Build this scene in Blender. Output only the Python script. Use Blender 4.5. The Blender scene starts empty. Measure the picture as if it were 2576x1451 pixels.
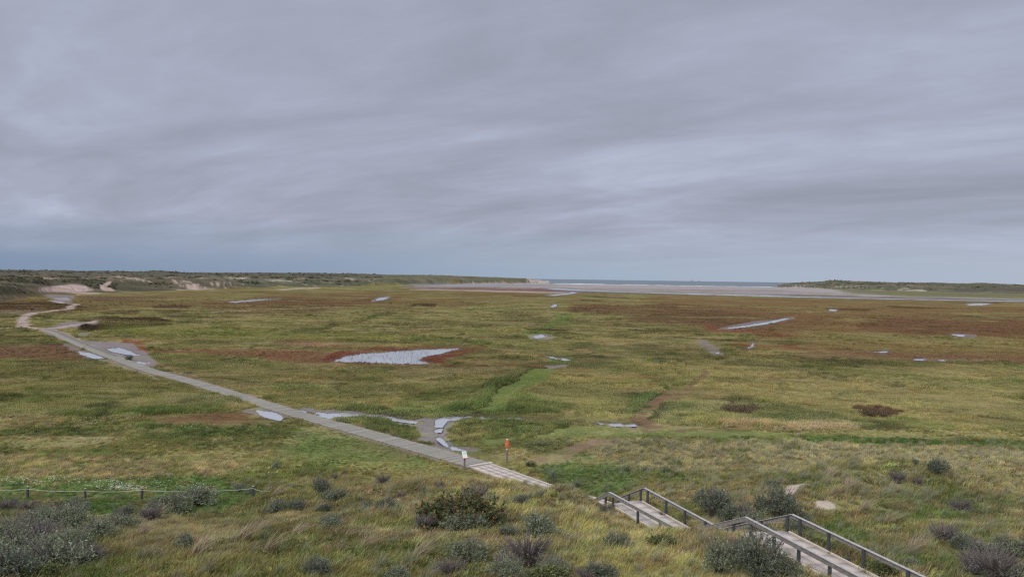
import bpy, bmesh, math, random
import numpy as np
from mathutils import Vector, Matrix, Euler

rng = np.random.default_rng(7)
random.seed(7)
sc = bpy.context.scene
COL = sc.collection

# ------------------------------------------------------------------ camera
F = 769.0                       # focal length in pixels of a 1024 wide picture
CAMZ = 16.0
PITCH = math.atan((288 - 277.05) / F)
ROLL = 0.0143
_r = Vector((1, 0, 0)); _f = Vector((0, math.cos(PITCH), -math.sin(PITCH))); _u = Vector((0, math.sin(PITCH), math.cos(PITCH)))
RIGHT = math.cos(ROLL) * _r + math.sin(ROLL) * _u
UP = -math.sin(ROLL) * _r + math.cos(ROLL) * _u
cam = bpy.data.cameras.new('camera')
camo = bpy.data.objects.new('camera', cam); COL.objects.link(camo)
cam.sensor_width = 36; cam.lens = F / 1024 * 36; cam.clip_start = 0.5; cam.clip_end = 30000
camo.matrix_world = Matrix(((RIGHT.x, UP.x, -_f.x, 0), (RIGHT.y, UP.y, -_f.y, 0), (RIGHT.z, UP.z, -_f.z, CAMZ), (0, 0, 0, 1)))
sc.camera = camo
sc.cycles.use_denoising = False
sc.cycles.pixel_filter_type = 'BLACKMAN_HARRIS'; sc.cycles.filter_width = 1.3

# ------------------------------------------------------------------ light
EXPOSURE = 0.8
sc.view_settings.view_transform = 'Standard'; sc.view_settings.look = 'None'
sc.view_settings.gamma = 1; sc.view_settings.use_curve_mapping = False
sc.view_settings.exposure = EXPOSURE
SUN_EL, SUN_AZ = 48, 215         # behind the left shoulder, well diffused by cloud
sun = bpy.data.lights.new('sun', 'SUN'); sun.energy = 1.1; sun.angle = math.radians(40); sun.color = (1, .97, .92)
suno = bpy.data.objects.new('sun', sun); COL.objects.link(suno)
_el, _az = math.radians(SUN_EL), math.radians(SUN_AZ)
sd = Vector((math.sin(_az) * math.cos(_el), math.cos(_az) * math.cos(_el), math.sin(_el)))
suno.rotation_euler = sd.to_track_quat('Z', 'Y').to_euler()
suno.location = (0, -20, 60)

def lin(r, g, b, k=1.0):
    f = lambda c: ((c / 255) / 12.92 if c / 255 <= .04045 else ((c / 255 + .055) / 1.055) ** 2.4) * k
    return (f(r), f(g), f(b))
SKYK = 2 ** -EXPOSURE
def sky(r, g, b): return (*lin(r, g, b, SKYK), 1)

W = bpy.data.worlds.new('World'); sc.world = W; W.use_nodes = True
nt = W.node_tree; nt.nodes.clear()
class NT:
    def __init__(s, tree): s.t = tree
    def n(s, typ, **kw):
        nd = s.t.nodes.new(typ)
        for k, v in kw.items():
            if k.startswith('i_'):
                key = k[2:]; key = int(key) if key.isdigit() else key.replace('_', ' ')
                inp = nd.inputs[key]
                if hasattr(v, 'is_linked') or isinstance(v, bpy.types.NodeSocket): s.t.links.new(v, inp)
                else: inp.default_value = v
            else: setattr(nd, k, v)
        return nd
    def math(s, op, a, b=0.0, c=0.0, clamp=False):
        nd = s.t.nodes.new('ShaderNodeMath'); nd.operation = op; nd.use_clamp = clamp
        for i, v in enumerate((a, b, c)):
            if isinstance(v, bpy.types.NodeSocket): s.t.links.new(v, nd.inputs[i])
            else: nd.inputs[i].default_value = v
        return nd.outputs[0]
    def mix(s, f, a, b, blend='MIX'):
        nd = s.t.nodes.new('ShaderNodeMix'); nd.data_type = 'RGBA'; nd.blend_type = blend
        for i, v in ((0, f), (6, a), (7, b)):
            if isinstance(v, bpy.types.NodeSocket): s.t.links.new(v, nd.inputs[i])
            else:
                if i > 0 and len(v) == 3: v = (*v, 1)
                nd.inputs[i].default_value = v
        return nd.outputs[2]
    def ramp(s, f, stops, interp='LINEAR'):
        nd = s.t.nodes.new('ShaderNodeValToRGB'); s.t.links.new(f, nd.inputs[0]); cr = nd.color_ramp; cr.interpolation = interp
        while len(cr.elements) < len(stops): cr.elements.new(.5)
        for e, (p, c) in zip(cr.elements, stops):
            e.position = p
            e.color = (c, c, c, 1) if isinstance(c, (int, float)) else ((*c, 1) if len(c) == 3 else c)
        return nd.outputs[0]
    def noise(s, vec, scale, detail=4, rough=.5, dist=0.0):
        nd = s.t.nodes.new('ShaderNodeTexNoise'); nd.inputs['Scale'].default_value = scale
        nd.inputs['Detail'].default_value = detail; nd.inputs['Roughness'].default_value = rough; nd.inputs['Distortion'].default_value = dist
        if vec is not None: s.t.links.new(vec, nd.inputs['Vector'])
        return nd.outputs[0]
w = NT(nt)
tc = w.n('ShaderNodeTexCoord'); sep = w.n('ShaderNodeSeparateXYZ', i_0=tc.outputs['Generated'])
dx, dy, dz = sep.outputs
den = w.math('ADD', w.math('MAXIMUM', dz, 0.0), 0.15)
cx = w.math('DIVIDE', dx, den); cy = w.math('DIVIDE', dy, den)
# cloud deck seen in perspective; rolls of cloud run across the view
cv = w.n('ShaderNodeCombineXYZ', i_0=w.math('MULTIPLY_ADD', cy, .22, w.math('MULTIPLY', cx, .62)), i_1=w.math('MULTIPLY_ADD', cx, .20, w.math('MULTIPLY', cy, .8)), i_2=0.0).outputs[0]
n1 = w.noise(cv, 1.15, 6, .54, .7)
n2 = w.noise(cv, 4.2, 6, .6, .5)
nc = w.math('ADD', w.math('MULTIPLY', n1, .76), w.math('MULTIPLY', n2, .24))
cloud = w.ramp(nc, [(.31, sky(146, 153, 169)), (.43, sky(156, 163, 179)), (.54, sky(166, 173, 191)), (.67, sky(181, 189, 209))])
violet = w.mix(w.ramp(w.noise(cv, .45, 2), [(.35, 0), (.65, .6)]), cloud, w.mix(1.0, cloud, (1.025, .985, 1.0, 1), 'MULTIPLY'))
# clear air low over the horizon: bluer and darker to the left, paler to the right
xs = w.math('MULTIPLY_ADD', dx, .8, .5, clamp=True)
low = w.ramp(xs, [(.0, sky(130, 150, 177)), (.28, sky(142, 160, 185)), (.5, sky(160, 176, 197)), (.75, sky(172, 186, 205)), (1.0, sky(178, 188, 206))])
sk = w.n('ShaderNodeTexSky', sky_type='NISHITA', sun_disc=False, sun_elevation=_el, sun_rotation=_az, air_density=1.0, dust_density=2.0)
lowm = w.mix(.08, low, w.mix(1.0, sk.outputs[0], (.06, .06, .06, 1), 'MULTIPLY'))
edge = w.math('ADD', dz, w.math('MULTIPLY', w.math('SUBTRACT', w.noise(cv, .9, 5, .6), .5), .05))
band = w.ramp(edge, [(.008, 0), (.042, .55), (.072, 1)], 'EASE')
skyc = w.mix(band, lowm, violet)
zen = w.ramp(dz, [(.0, 1.0), (.42, 1.0), (1.0, 1.0)])
zk = w.math('MULTIPLY_ADD', w.ramp(dz, [(.36, 0), (.95, 1)], 'EASE'), 1.7, 1.0)
bg = w.n('ShaderNodeBackground', i_0=skyc, i_1=zk)
out = w.n('ShaderNodeOutputWorld'); nt.links.new(bg.outputs[0], out.inputs[0])

# ------------------------------------------------------------------ helpers
S = 2576 / 1024.0
def project(X, Y, Z):
    """world -> picture units (2576 wide)"""
    dxx, dyy, dzz = X, Y, Z - CAMZ
    r = dxx * RIGHT.x + dyy * RIGHT.y + dzz * RIGHT.z
    u = dxx * UP.x + dyy * UP.y + dzz * UP.z
    f = np.maximum(dxx * _f.x + dyy * _f.y + dzz * _f.z, 0.5)
    return (512 + F * r / f) * S, (288 - F * u / f) * S
def ray(u, v):
    d = _f + RIGHT * ((u / S - 512) / F) + UP * (-(v / S - 288) / F)
    return d
def at(u, v, z=0.0):
    d = ray(u, v); t = (z - CAMZ) / d.z
    return Vector((d.x * t, d.y * t, z))

def _hash(ix, iy, seed):
    h = (ix.astype(np.int64) * 374761393 + iy.astype(np.int64) * 668265263 + seed * 1442695041) & 0xFFFFFFFF
    h = ((h ^ (h >> 13)) * 1274126177) & 0xFFFFFFFF
    h = (h ^ (h >> 16)) & 0xFFFFFFFF
    return h.astype(np.float64) / 4294967295.0
def vnoise(x, y, seed=0):
    x0 = np.floor(x); y0 = np.floor(y); fx = x - x0; fy = y - y0
    fx = fx * fx * (3 - 2 * fx); fy = fy * fy * (3 - 2 * fy)
    a = _hash(x0, y0, seed); b = _hash(x0 + 1, y0, seed); c = _hash(x0, y0 + 1, seed); d = _hash(x0 + 1, y0 + 1, seed)
    return (a * (1 - fx) + b * fx) * (1 - fy) + (c * (1 - fx) + d * fx) * fy
def fbm(x, y, scale, octv=4, seed=0, gain=.5):
    s = 0; amp = 1; tot = 0; x = x / scale; y = y / scale
    for o in range(octv):
        s = s + amp * vnoise(x + o * 17.3, y - o * 9.1, seed + o); tot += amp; amp *= gain; x = x * 2.03; y = y * 2.03
    return s / tot
def sstep(a, b, x):
    t = np.clip((x - a) / (b - a), 0, 1); return t * t * (3 - 2 * t)

def seg_dist(px, py, ax, ay, bx, by):
    vx, vy = bx - ax, by - ay; L = vx * vx + vy * vy + 1e-9
    t = np.clip(((px - ax) * vx + (py - ay) * vy) / L, 0, 1)
    return np.hypot(px - ax - t * vx, py - ay - t * vy), t
def poly_sd(px, py, poly):
    """signed distance, negative inside"""
    d = np.full(px.shape, 1e9); ins = np.zeros(px.shape, bool)
    n = len(poly)
    for i in range(n):
        ax, ay = poly[i]; bx, by = poly[(i + 1) % n]
        dd, _ = seg_dist(px, py, ax, ay, bx, by); d = np.minimum(d, dd)
        if ay != by:
            c = ((ay > py) != (by > py)) & (px < (bx - ax) * (py - ay) / (by - ay) + ax); ins ^= c
    return np.where(ins, -d, d)
def pmask(u, v, poly, feather=4.0, vs=3.0):
    """mask of a region given in picture units; vertical distances count vs times"""
    P = [(a, b * vs) for a, b in poly]; vv = v * vs
    x0 = min(p[0] for p in P) - 30; x1 = max(p[0] for p in P) + 30; y0 = min(p[1] for p in P) - 30; y1 = max(p[1] for p in P) + 30
    m = np.zeros(u.shape); k = (u > x0) & (u < x1) & (vv > y0) & (vv < y1)
    if k.any(): m[k] = 1 - sstep(-feather, feather, poly_sd(u[k], vv[k], P))
    return m

# ------------------------------------------------------------------ the lie of the land
PATH_PX = [(1180, 1166), (1050, 1125), (880.5, 1077), (735, 1037.7), (600, 995), (512.7, 967.6), (440, 947), (376, 931.7), (294, 901), (222, 873), (164, 849), (136.7, 835), (104, 826)]
PATH = [at(u, v, 0.0) for u, v in PATH_PX]
PATH[0] = Vector((-2.45, 65.1, 0))
PW = 1.22                                                       # half width of the long path
SLAB = [Vector((-2.45, 65.0, 0)), Vector((2.35, 58.6, 0)), Vector((7.2, 53.2, 0))]
# near rail / far rail corner points (x, y, rail height)
RN = [(5.5, 52.3, .75), (6.5, 49.3, 2.3), (9.55, 41.8, 2.3), (11.7, 37.7, 4.4), (14.0, 30.0, 4.4), (15.6, 24.6, 4.4)]
RF = [(7.5, 54.0, .5), (8.86, 50.4, 2.3), (11.7, 42.3, 2.3), (14.1, 38.2, 4.4), (16.45, 30.2, 4.4), (18.1, 24.8, 4.4)]
RAILH = 0.92
STAIR_C = [(((a[0] + b[0]) / 2), ((a[1] + b[1]) / 2), (a[2] + b[2]) / 2 - RAILH) for a, b in zip(RN, RF)]
STAIR_C[0] = (STAIR_C[0][0], STAIR_C[0][1], 0.0)

SUF = [0, 130, 250, 500, 760, 900, 1000, 1100, 1250, 1365]
LFOOT = [400, 530, 590, 735, 1010, 1160, 1335, 1560, 1980, 2290]
LCU = [0, 200, 330, 400, 470, 600, 718, 880, 988, 1111, 1160, 1330, 1368, 1385, 1420]
LCZ = [16.8, 16.6, 16.2, 20.3, 16.2, 17.5, 19.6, 20.2, 18.8, 18.4, 16.6, 14.5, 9, 2, 0]
RCU = [1930, 1960, 2000, 2062, 2092, 2128, 2256, 2347, 2420, 2475, 2576, 2900]
RCZ = [0, 3.5, 11.4, 16, 20, 18, 16, 17, 15.8, 18.8, 15.2, 17]
def near_base(Y):
    return np.interp(Y, [-60, -10, 0, 6, 12, 18, 24, 30, 36, 42, 48, 54, 60, 68], [12, 14, 14.4, 12.8, 10.0, 7.3, 5.6, 4.3, 3.1, 1.95, .85, .15, .02, 0])
MOUNDS = [(2.6, 47.0, 3.0, 4.0, .95), (3.7, 49.8, 1.7, 2.4, .95), (9.7, 34.5, 1.5, 3.0, 1.0), (8.3, 38.6, 1.5, 1.8, .55), (5.2, 46.6, 1.2, 2.4, .45), (-6, 44, 7, 6, .45), (-16, 36, 5, 5, .35), (-26, 40, 5, 4, .35), (20, 52, 6, 6, 1.9),
          (29, 58.5, 8, 4.2, 2.2), (13.8, 46.5, 2.4, 3.0, .8), (25, 41, 6, 5, .5), (9, 60, 4.5, 4, .45), (38, 52, 6, 6, 1.3), (0.5, 37, 3, 3, .3), (45, 64, 10, 5, 1.2), (-5.5, 55.0, 4.2, 3.0, 1.15), (-13, 53.5, 4.5, 3.0, .75), (-3.5, 49, 4.5, 4.0, .55), (0.0, 54.0, 2.6, 2.6, .85)]
def height(X, Y, detail=True):
    X = np.asarray(X, float); Y = np.asarray(Y, float)
    r = np.hypot(X, Y); front = Y > 1
    z = near_base(Y)
    nearw = 1 - sstep(62, 82, Y)
    for mx, my, sx, sy, h in MOUNDS:
        z = z + h * np.exp(-((X - mx) / sx) ** 2 - ((Y - my) / sy) ** 2)
    z = z + nearw * sstep(66, 46, Y) * ((fbm(X, Y, 7, 4, 3) - .5) * .8) * (Y < 200)
    z = z + (1 - sstep(58, 72, Y) * 1.0) * 0
    # gentle swells of the marsh
    z = z + sstep(66, 90, Y) * ((fbm(X, Y, 26, 4, 11) - .5) * .5 + (fbm(X, Y, 5, 3, 12) - .5) * .34) * (1 - sstep(500, 1100, r))
    # far dunes
    with np.errstate(divide='ignore', invalid='ignore'):
        U = np.where(front, (512 + F * X / np.maximum(Y, 1e-3)) * S, np.where(X < 0, -9000., 9000.))
    left = (U < 1420) & (Y > 120)
    foot = np.where(U < 0, 400 + np.minimum(-U, 1500) * -.06, np.interp(U, SUF, LFOOT))
    wob = (fbm(X, Y, 120, 3, 21) - .5) * foot * .12
    cz = np.interp(U, LCU, LCZ)
    q = Y - foot - wob
    crest_y = np.maximum(1850, foot + 170)
    rel = fbm(X, Y, 34, 4, 42, .6) - .5
    ridge = 1 - np.abs(2 * fbm(X, Y, 75, 4, 31) - 1)
    front_d = sstep(0, 60, q) * (2.5 + 7.5 * ridge ** 1.5)
    rise = np.clip(q / np.maximum(crest_y - foot, 150), 0, 1) ** 1.15
    zl = front_d * (1 - rise) + rise * (cz - .8 + (fbm(X, Y, 160, 4, 41) - .5) * 5.0 + 5.0 * rel) + rel * 7.0 * sstep(15, 70, q) * (1 - rise)
    zl = np.where(q > 0, zl, 0) * sstep(0, 12, cz) * (1 - sstep(2450, 2700, Y))
    z = np.where(left, z * (1 - sstep(-10, 60, q)) + zl, z)
    right = (U > 1925) & (Y > 600)
    rfoot = np.interp(U, [1930, 2000, 2200, 2400, 2576, 3000], [2100, 1980, 1560, 1380, 1320, 1250])
    rz = np.interp(U, RCU, RCZ)
    qr = Y - rfoot - (fbm(X, Y, 140, 3, 51) - .5) * 150
    rr = np.clip(qr / np.maximum(1900 - rfoot, 120), 0, 1)
    zr = sstep(0, 90, qr) * (2.0 + 4 * (1 - np.abs(2 * fbm(X, Y, 80, 4, 61) - 1))) * (1 - rr) + rr ** .9 * (rz - .4 + (fbm(X, Y, 120, 5, 71, .6) - .5) * 4.4)
    zr = zr + rel * 6.0 * sstep(20, 90, qr)
    zr = np.where(qr > 0, zr, 0) * sstep(0, 5, rz) * (1 - sstep(2500, 2750, Y))
    z = np.where(right, z + zr, z)
    # the shore
    dn = left & (cz > 3) & (Y > foot) | (right & (rz > 3) & (Y > rfoot))
    z = np.where(dn, z, z - 1.0 * sstep(1300, 2215, r) - 2.2 * sstep(2215, 2450, r))
    return z
def corridor(X, Y, z):
    """level the ground under paths and stairs"""
    def lvl(z, pts, half, soft, drop):
        best = np.full(X.shape, 1e9); zt = np.zeros(X.shape)
        for a, b in zip(pts[:-1], pts[1:]):
            d, t = seg_dist(X, Y, a[0], a[1], b[0], b[1]); zz = a[2] + (b[2] - a[2]) * t - drop
            k = d < best; best = np.where(k, d, best); zt = np.where(k, zz, zt)
        w_ = 1 - sstep(half, half + soft, best)
        return z * (1 - w_) + zt * w_, best
    z, dp = lvl(z, PATH, 1.5, 1.6, .05)
    z, ds = lvl(z, SLAB, 1.25, 1.3, .07)
    z, dt = lvl(z, STAIR_C, 1.35, 1.9, .12)
    return z, dp, ds, dt

# colours of the ground cover (albedo, linear)
OLIVE = (.178, .163, .060); YGREEN = (.215, .193, .075); GREEN = (.100, .150, .040); TAN = (.275, .232, .130); PALE = (.33, .295, .19)
RUST = (.125, .060, .034); BROWN = (.085, .055, .032); DKBROWN = (.050, .032, .020); MUD = (.165, .138, .122); SAND = (.42, .345, .27)
DKGREEN = (.055, .080, .030); BEACH = (.265, .228, .208); SCRUB = (.086, .078, .060); BROLIVE = (.135, .100, .045); GREYG = (.20, .20, .13)
# region: polygon, colour, strength, feather, plant density, plant height, wetness
def R(poly, c, k=.9, f=8, dens=None, hgt=None, wet=0, rough=1.0): return dict(p=poly, c=c, k=k, f=f, d=dens, h=hgt, w=wet, r=rough)
REG = [
 # broad belts
 R([(-200, 735), (1480, 735), (1460, 760), (900, 770), (-200, 765)], BROLIVE, .35, 12),
 R([(520, 755), (700, 742), (930, 733), (1050, 738), (980, 755), (860, 768), (700, 775), (520, 780)], (.115, .068, .038), .7, 14),
 R([(1430, 762), (1700, 760), (1960, 780), (2080, 800), (2000, 830), (1850, 830), (1700, 815), (1560, 800), (1430, 785)], (.100, .058, .034), .8, 18),
 R([(1640, 742), (2000, 752), (2700, 765), (2700, 905), (2250, 900), (2000, 880), (1900, 850), (1960, 800), (1700, 765)], (.150, .098, .047), .8, 20),
 R([(2150, 795), (2700, 795), (2700, 850), (2350, 845), (2150, 825)], (.105, .058, .034), .6, 20),
 R([(1950, 830), (2576, 850), (2700, 895), (2300, 888), (2000, 872)], OLIVE, .45, 18),
 R([(1980, 884), (2300, 890), (2700, 905), (2700, 918), (2250, 906), (1990, 896)], (.155, .095, .056), .7, 10),
 R([(1760, 815), (1880, 828), (2010, 835), (1990, 850), (1880, 838), (1770, 832)], (.16, .060, .04), .6, 8),
 R([(1850, 855), (1900, 858), (1890, 872), (1850, 868)], (.24, .045, .035), .7, 6),
 R([(1870, 868), (1960, 862), (2020, 875), (1940, 888), (1860, 890)], (.17, .07, .04), .6, 8),
 R([(360, 881), (620, 873), (760, 866), (860, 858), (1000, 866), (1130, 868), (1250, 870), (1160, 895), (1100, 914), (1000, 918), (830, 917), (640, 900), (500, 886), (400, 889)], (.155, .085, .048), .80, 12, .7, .5),
 R([(800, 905), (860, 882), (960, 872), (1130, 867), (1240, 870), (1160, 892), (1110, 906), (1130, 915), (1060, 905), (1065, 893), (1140, 881), (1150, 873), (960, 882), (880, 892), (830, 912)], (.125, .052, .032), .95, 5, .7, .5),
 R([(690, 858), (780, 850), (840, 855), (800, 868), (720, 868)], (.14, .05, .03), .6, 8),
 R([(560, 870), (760, 868), (860, 866), (900, 860), (760, 858), (600, 862)], PALE, .35, 5),
 R([(-100, 868), (90, 862), (160, 866), (200, 880), (240, 902), (190, 908), (60, 902), (-100, 897)], (.125, .068, .042), .8, 9, .7, .5),
 R([(300, 850), (345, 856), (375, 880), (345, 892), (310, 872)], (.19, .078, .042), .8, 6, .6, .5),
 R([(-50, 760), (100, 758), (200, 765), (250, 775), (170, 782), (-50, 778)], DKBROWN, .85, 6),
 R([(-50, 778), (120, 778), (110, 787), (-50, 787)], MUD, .5, 5),
 R([(170, 778), (260, 776), (290, 784), (200, 792)], OLIVE, .8, 6),
 R([(210, 803), (260, 797), (400, 798), (445, 806), (440, 816), (330, 824), (240, 830), (200, 820)], DKBROWN, .9, 6, 1.3, 1.4),
 R([(195, 815), (250, 818), (240, 832), (205, 830)], (.03, .022, .016), .9, 4),
 R([(385, 768), (480, 764), (492, 778), (450, 784), (390, 780)], BROWN, .85, 7),
 R([(255, 783), (340, 780), (350, 788), (270, 790)], BROWN, .7, 6),
 R([(45, 908), (200, 905), (185, 918), (60, 922)], DKBROWN, .75, 7, 1.2, 1.3),
 R([(400, 785), (530, 790), (440, 800)], DKBROWN, .5, 8),
 R([(200, 745), (430, 745), (430, 757), (250, 757)], (.10, .07, .05), .6, 8),
 R([(1120, 706), (1500, 735), (1400, 742), (1000, 730)], (.12, .06, .04), .0, 8),
 # greener meadows
 R([(-100, 905), (240, 910), (420, 935), (600, 1000), (560, 1010), (300, 1015), (-100, 1010)], (.160, .175, .055), .5, 40),
 R([(400, 905), (520, 893), (800, 925), (1300, 925), (1250, 960), (900, 1010), (760, 1010), (560, 950)], (.150, .155, .055), .5, 30),
 R([(270, 812), (460, 818), (700, 830), (1000, 840), (1000, 860), (600, 856), (400, 850), (270, 835)], (.135, .152, .042), .6, 18),
 R([(1170, 1035), (1200, 1005), (1245, 978), (1300, 945), (1335, 925), (1400, 925), (1390, 945), (1330, 975), (1270, 1005), (1250, 1035)], (.115, .155, .045), .94, 7, .8, .35),
 R([(1150, 1035), (1175, 1035), (1250, 975), (1330, 925), (1315, 922), (1230, 970), (1150, 1025)], DKGREEN, .6, 5, 1.5, 1.6),
 R([(1310, 838), (1360, 820), (1400, 800), (1390, 790), (1420, 785), (1440, 800), (1390, 825), (1340, 850)], (.095, .145, .040), .8, 5),
 R([(1370, 885), (1420, 880), (1450, 898), (1430, 915), (1380, 915)], (.075, .140, .035), .8, 6),
 R([(1480, 1072), (1700, 1072), (1900, 1083), (2050, 1098), (1800, 1100), (1520, 1098), (1300, 1105), (1200, 1130), (1220, 1080)], (.125, .155, .048), .65, 14, .7, .45),
 R([(1930, 1095), (2050, 1097), (2200, 1100), (2700, 1112), (2700, 1124), (2300, 1117), (2050, 1110)], (.06, .105, .030), .9, 4, 1.5, 1.1),
 R([(1600, 1040), (1640, 1003), (1720, 955), (1750, 935), (1700, 950), (1620, 1000), (1570, 1040)], (.075, .115, .035), .75, 5, 1.4, 1.4),
 R([(860, 1055), (960, 1053), (1040, 1068), (1075, 1100), (1010, 1112), (930, 1080)], (.075, .105, .035), .8, 6, 1.5, 1.6),
 R([(1115, 1075), (1180, 1060), (1330, 1065), (1450, 1070), (1330, 1100), (1160, 1105)], (.085, .110, .038), .7, 8, 1.4, 1.5),
 R([(180, 1078), (420, 1070), (640, 1076), (760, 1070), (740, 1088), (500, 1100), (200, 1095), (0, 1090), (0, 1080)], (.075, .105, .035), .8, 8, 1.3, 1.3),
 R([(1340, 1180), (1400, 1150), (1480, 1135), (1560, 1150), (1620, 1210), (1600, 1250), (1500, 1245), (1380, 1215)], (.085, .140, .040), .7, 14),
 R([(-100, 1205), (560, 1200), (660, 1235), (560, 1290), (200, 1288), (-100, 1270)], (.080, .135, .038), .8, 12, 1, .7),
 R([(760, 1072), (900, 1085), (1100, 1160), (1160, 1180), (900, 1180), (700, 1140)], (.11, .15, .045), .55, 14, .8, .6),
 R([(1900, 1185), (2000, 1210), (2150, 1230), (2000, 1240)], (.08, .12, .04), .4, 14),
 R([(2150, 1250), (2330, 1230), (2576, 1260), (2450, 1320), (2200, 1310)], (.085, .125, .038), .7, 18),
 R([(2000, 1330), (2150, 1400), (2420, 1451), (2576, 1451), (2300, 1380), (2100, 1320)], (.075, .12, .035), .7, 14),
 # straw coloured stands
 R([(-100, 1140), (300, 1148), (640, 1165), (600, 1195), (300, 1202), (-100, 1200)], TAN, .8, 16, 1.1, 1.1),
 R([(-100, 1038), (160, 1040), (140, 1075), (-100, 1080)], TAN, .55, 14),
 R([(420, 985), (600, 1000), (620, 1030), (420, 1020)], TAN, .4, 12),
 R([(1480, 1102), (1900, 1108), (2050, 1115), (2700, 1135), (2700, 1215), (2250, 1165), (2050, 1175), (1700, 1190), (1480, 1150)], (.27, .235, .135), .8, 14, 1.2, 1.2),
 R([(1800, 1063), (1900, 1055), (2120, 1062), (2140, 1080), (1990, 1085), (1860, 1080)], (.29, .225, .13), .75, 8, 1.1, 1.1),
 R([(1230, 1000), (1330, 975), (1400, 950), (1560, 945), (1550, 1030), (1300, 1030)], (.205, .20, .078), .6, 30),
 R([(1700, 910), (2700, 930), (2700, 1040), (2300, 1050), (1900, 1000), (1700, 960)], (.235, .222, .095), .75, 40),
 R([(1480, 850), (1760, 855), (1740, 875), (1540, 875)], TAN, .35, 14),
 R([(1290, 925), (1100, 915), (900, 920), (780, 925), (900, 945), (1200, 945)], TAN, .3, 12),
 R([(350, 1280), (640, 1330), (700, 1400), (400, 1420), (250, 1380)], TAN, .6, 22, 1, 1.1),
 R([(2050, 1190), (2300, 1170), (2350, 1230), (2150, 1300), (2060, 1260)], TAN, .4, 20),
 R([(2350, 1150), (2576, 1170), (2576, 1260), (2380, 1220)], TAN, .4, 20),
 R([(1150, 1195), (1370, 1240), (1500, 1262), (1740, 1350), (1850, 1385), (1950, 1470), (1500, 1470), (1300, 1300), (1000, 1225)], (.275, .255, .105), .8, 26),
 R([(350, 1400), (700, 1380), (1000, 1430), (1100, 1470), (300, 1470)], (.20, .185, .070), .5, 24),
 R([(1803, 1020), (1850, 1009), (1900, 1016), (1925, 1028), (1895, 1036), (1835, 1034)], (.085, .058, .036), .9, 5, 1, .8),
 R([(2140, 1022), (2175, 1018), (2215, 1026), (2262, 1036), (2240, 1046), (2175, 1044)], (.070, .040, .026), .94, 4, 1, .8),
 # brown wet hollows, worn grass
 R([(440, 1040), (650, 1033), (770, 1045), (680, 1070), (450, 1066), (320, 1050)], (.155, .085, .048), .8, 10, .6, .4),
 R([(1590, 1045), (1640, 1003), (1690, 985), (1735, 955), (1760, 930), (1800, 928), (1745, 965), (1700, 1000), (1640, 1050), (1720, 1075), (1960, 1078), (1600, 1085)], (.165, .105, .065), .85, 5, .35, .3),
 R([(1330, 1155), (1400, 1130), (1480, 1105), (1580, 1098), (1470, 1130), (1390, 1160), (1340, 1170)], (.20, .13, .085), .85, 6, .3, .3),
 R([(1180, 1035), (1600, 1050), (1640, 1075), (1300, 1064), (1180, 1058)], BROWN, .45, 8, .6, .5),
 R([(1010, 1110), (1180, 1130), (1280, 1150), (1280, 1165), (1180, 1150), (1040, 1125)], (.15, .13, .05), .5, 8, .4, .3),
 R([(900, 1098), (960, 1105), (1080, 1150), (1000, 1150), (900, 1110)], (.17, .13, .07), .5, 7, .75, .5),
 R([(1300, 1010), (1310, 1012), (1900, 1060), (1000, 1040)], BROWN, .0, 5),
 # drainage line running away from the path on the right of it
 R([(375, 905), (400, 908), (520, 955), (600, 985), (740, 1020), (720, 1024), (560, 980), (470, 945)], (.22, .16, .10), .6, 4, .5, .4),
 R([(380, 915), (470, 955), (590, 1000), (720, 1025), (740, 1035), (640, 1018), (520, 972), (400, 930)], (.07, .10, .032), .7, 5, 1.4, 1.4),
 # field margins and ruts
 R([(880, 912), (1100, 916), (1400, 921), (1400, 925), (1100, 921), (880, 917)], (.12, .06, .035), .8, 3),
 R([(740, 830), (860, 812), (950, 790), (1060, 762), (1066, 766), (960, 796), (870, 818), (760, 836)], (.075, .085, .032), .75, 4, 1.4, 1.5),
 R([(1040, 763), (1100, 762), (1095, 770), (1050, 768)], DKBROWN, .85, 3),
 R([(1320, 826), (1400, 826), (1370, 832), (1330, 830)], DKBROWN, .9, 3),
 R([(1370, 827), (1440, 828), (1420, 833), (1380, 832)], DKBROWN, .8, 3),
 R([(1270, 742), (1420, 741), (1400, 746), (1280, 746)], DKBROWN, .6, 3),
 R([(1450, 741), (1560, 744), (1600, 749), (1500, 747)], (.04, .03, .02), .8, 2.5),
 R([(1455, 751), (1540, 753), (1510, 756), (1460, 755)], (.04, .03, .02), .8, 2.5),
 R([(2070, 773), (2180, 776), (2170, 782), (2080, 779)], DKBROWN, .6, 3),
 R([(2210, 766), (2340, 772), (2400, 777), (2250, 774)], DKBROWN, .6, 3),
 R([(2350, 758), (2500, 760), (2540, 764), (2420, 762)], DKBROWN, .6, 3),
 # bare mud and sand
 R([(200, 852), (330, 862), (350, 880), (400, 905), (395, 922), (330, 918), (280, 893)], MUD, .95, 5, 0, 0, .55),
 R([(100, 800), (215, 826), (240, 845), (210, 860), (170, 850), (120, 832)], MUD, .0, 5),
 R([(150, 856), (240, 890), (330, 925), (420, 955), (420, 960), (300, 925), (180, 880)], MUD, .7, 4, 0, 0, .3),
 R([(170, 806), (235, 809), (260, 806), (250, 813), (190, 822), (120, 830), (140, 818)], MUD, .9, 4, 0, 0, .3),
 R([(195, 838), (232, 836), (236, 845), (205, 846)], MUD, .9, 4, 0, 0, .3),
 R([(755, 1024), (900, 1033), (1050, 1052), (1180, 1040), (1140, 1065), (1120, 1108), (1190, 1126), (1180, 1134), (1110, 1133), (1070, 1103), (1058, 1072), (900, 1052), (800, 1052)], MUD, .92, 5, .05, .3, .5),
 R([(630, 1026), (700, 1035), (740, 1052), (700, 1058), (640, 1044), (600, 1032)], MUD, .85, 5, 0, 0, .4),
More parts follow.
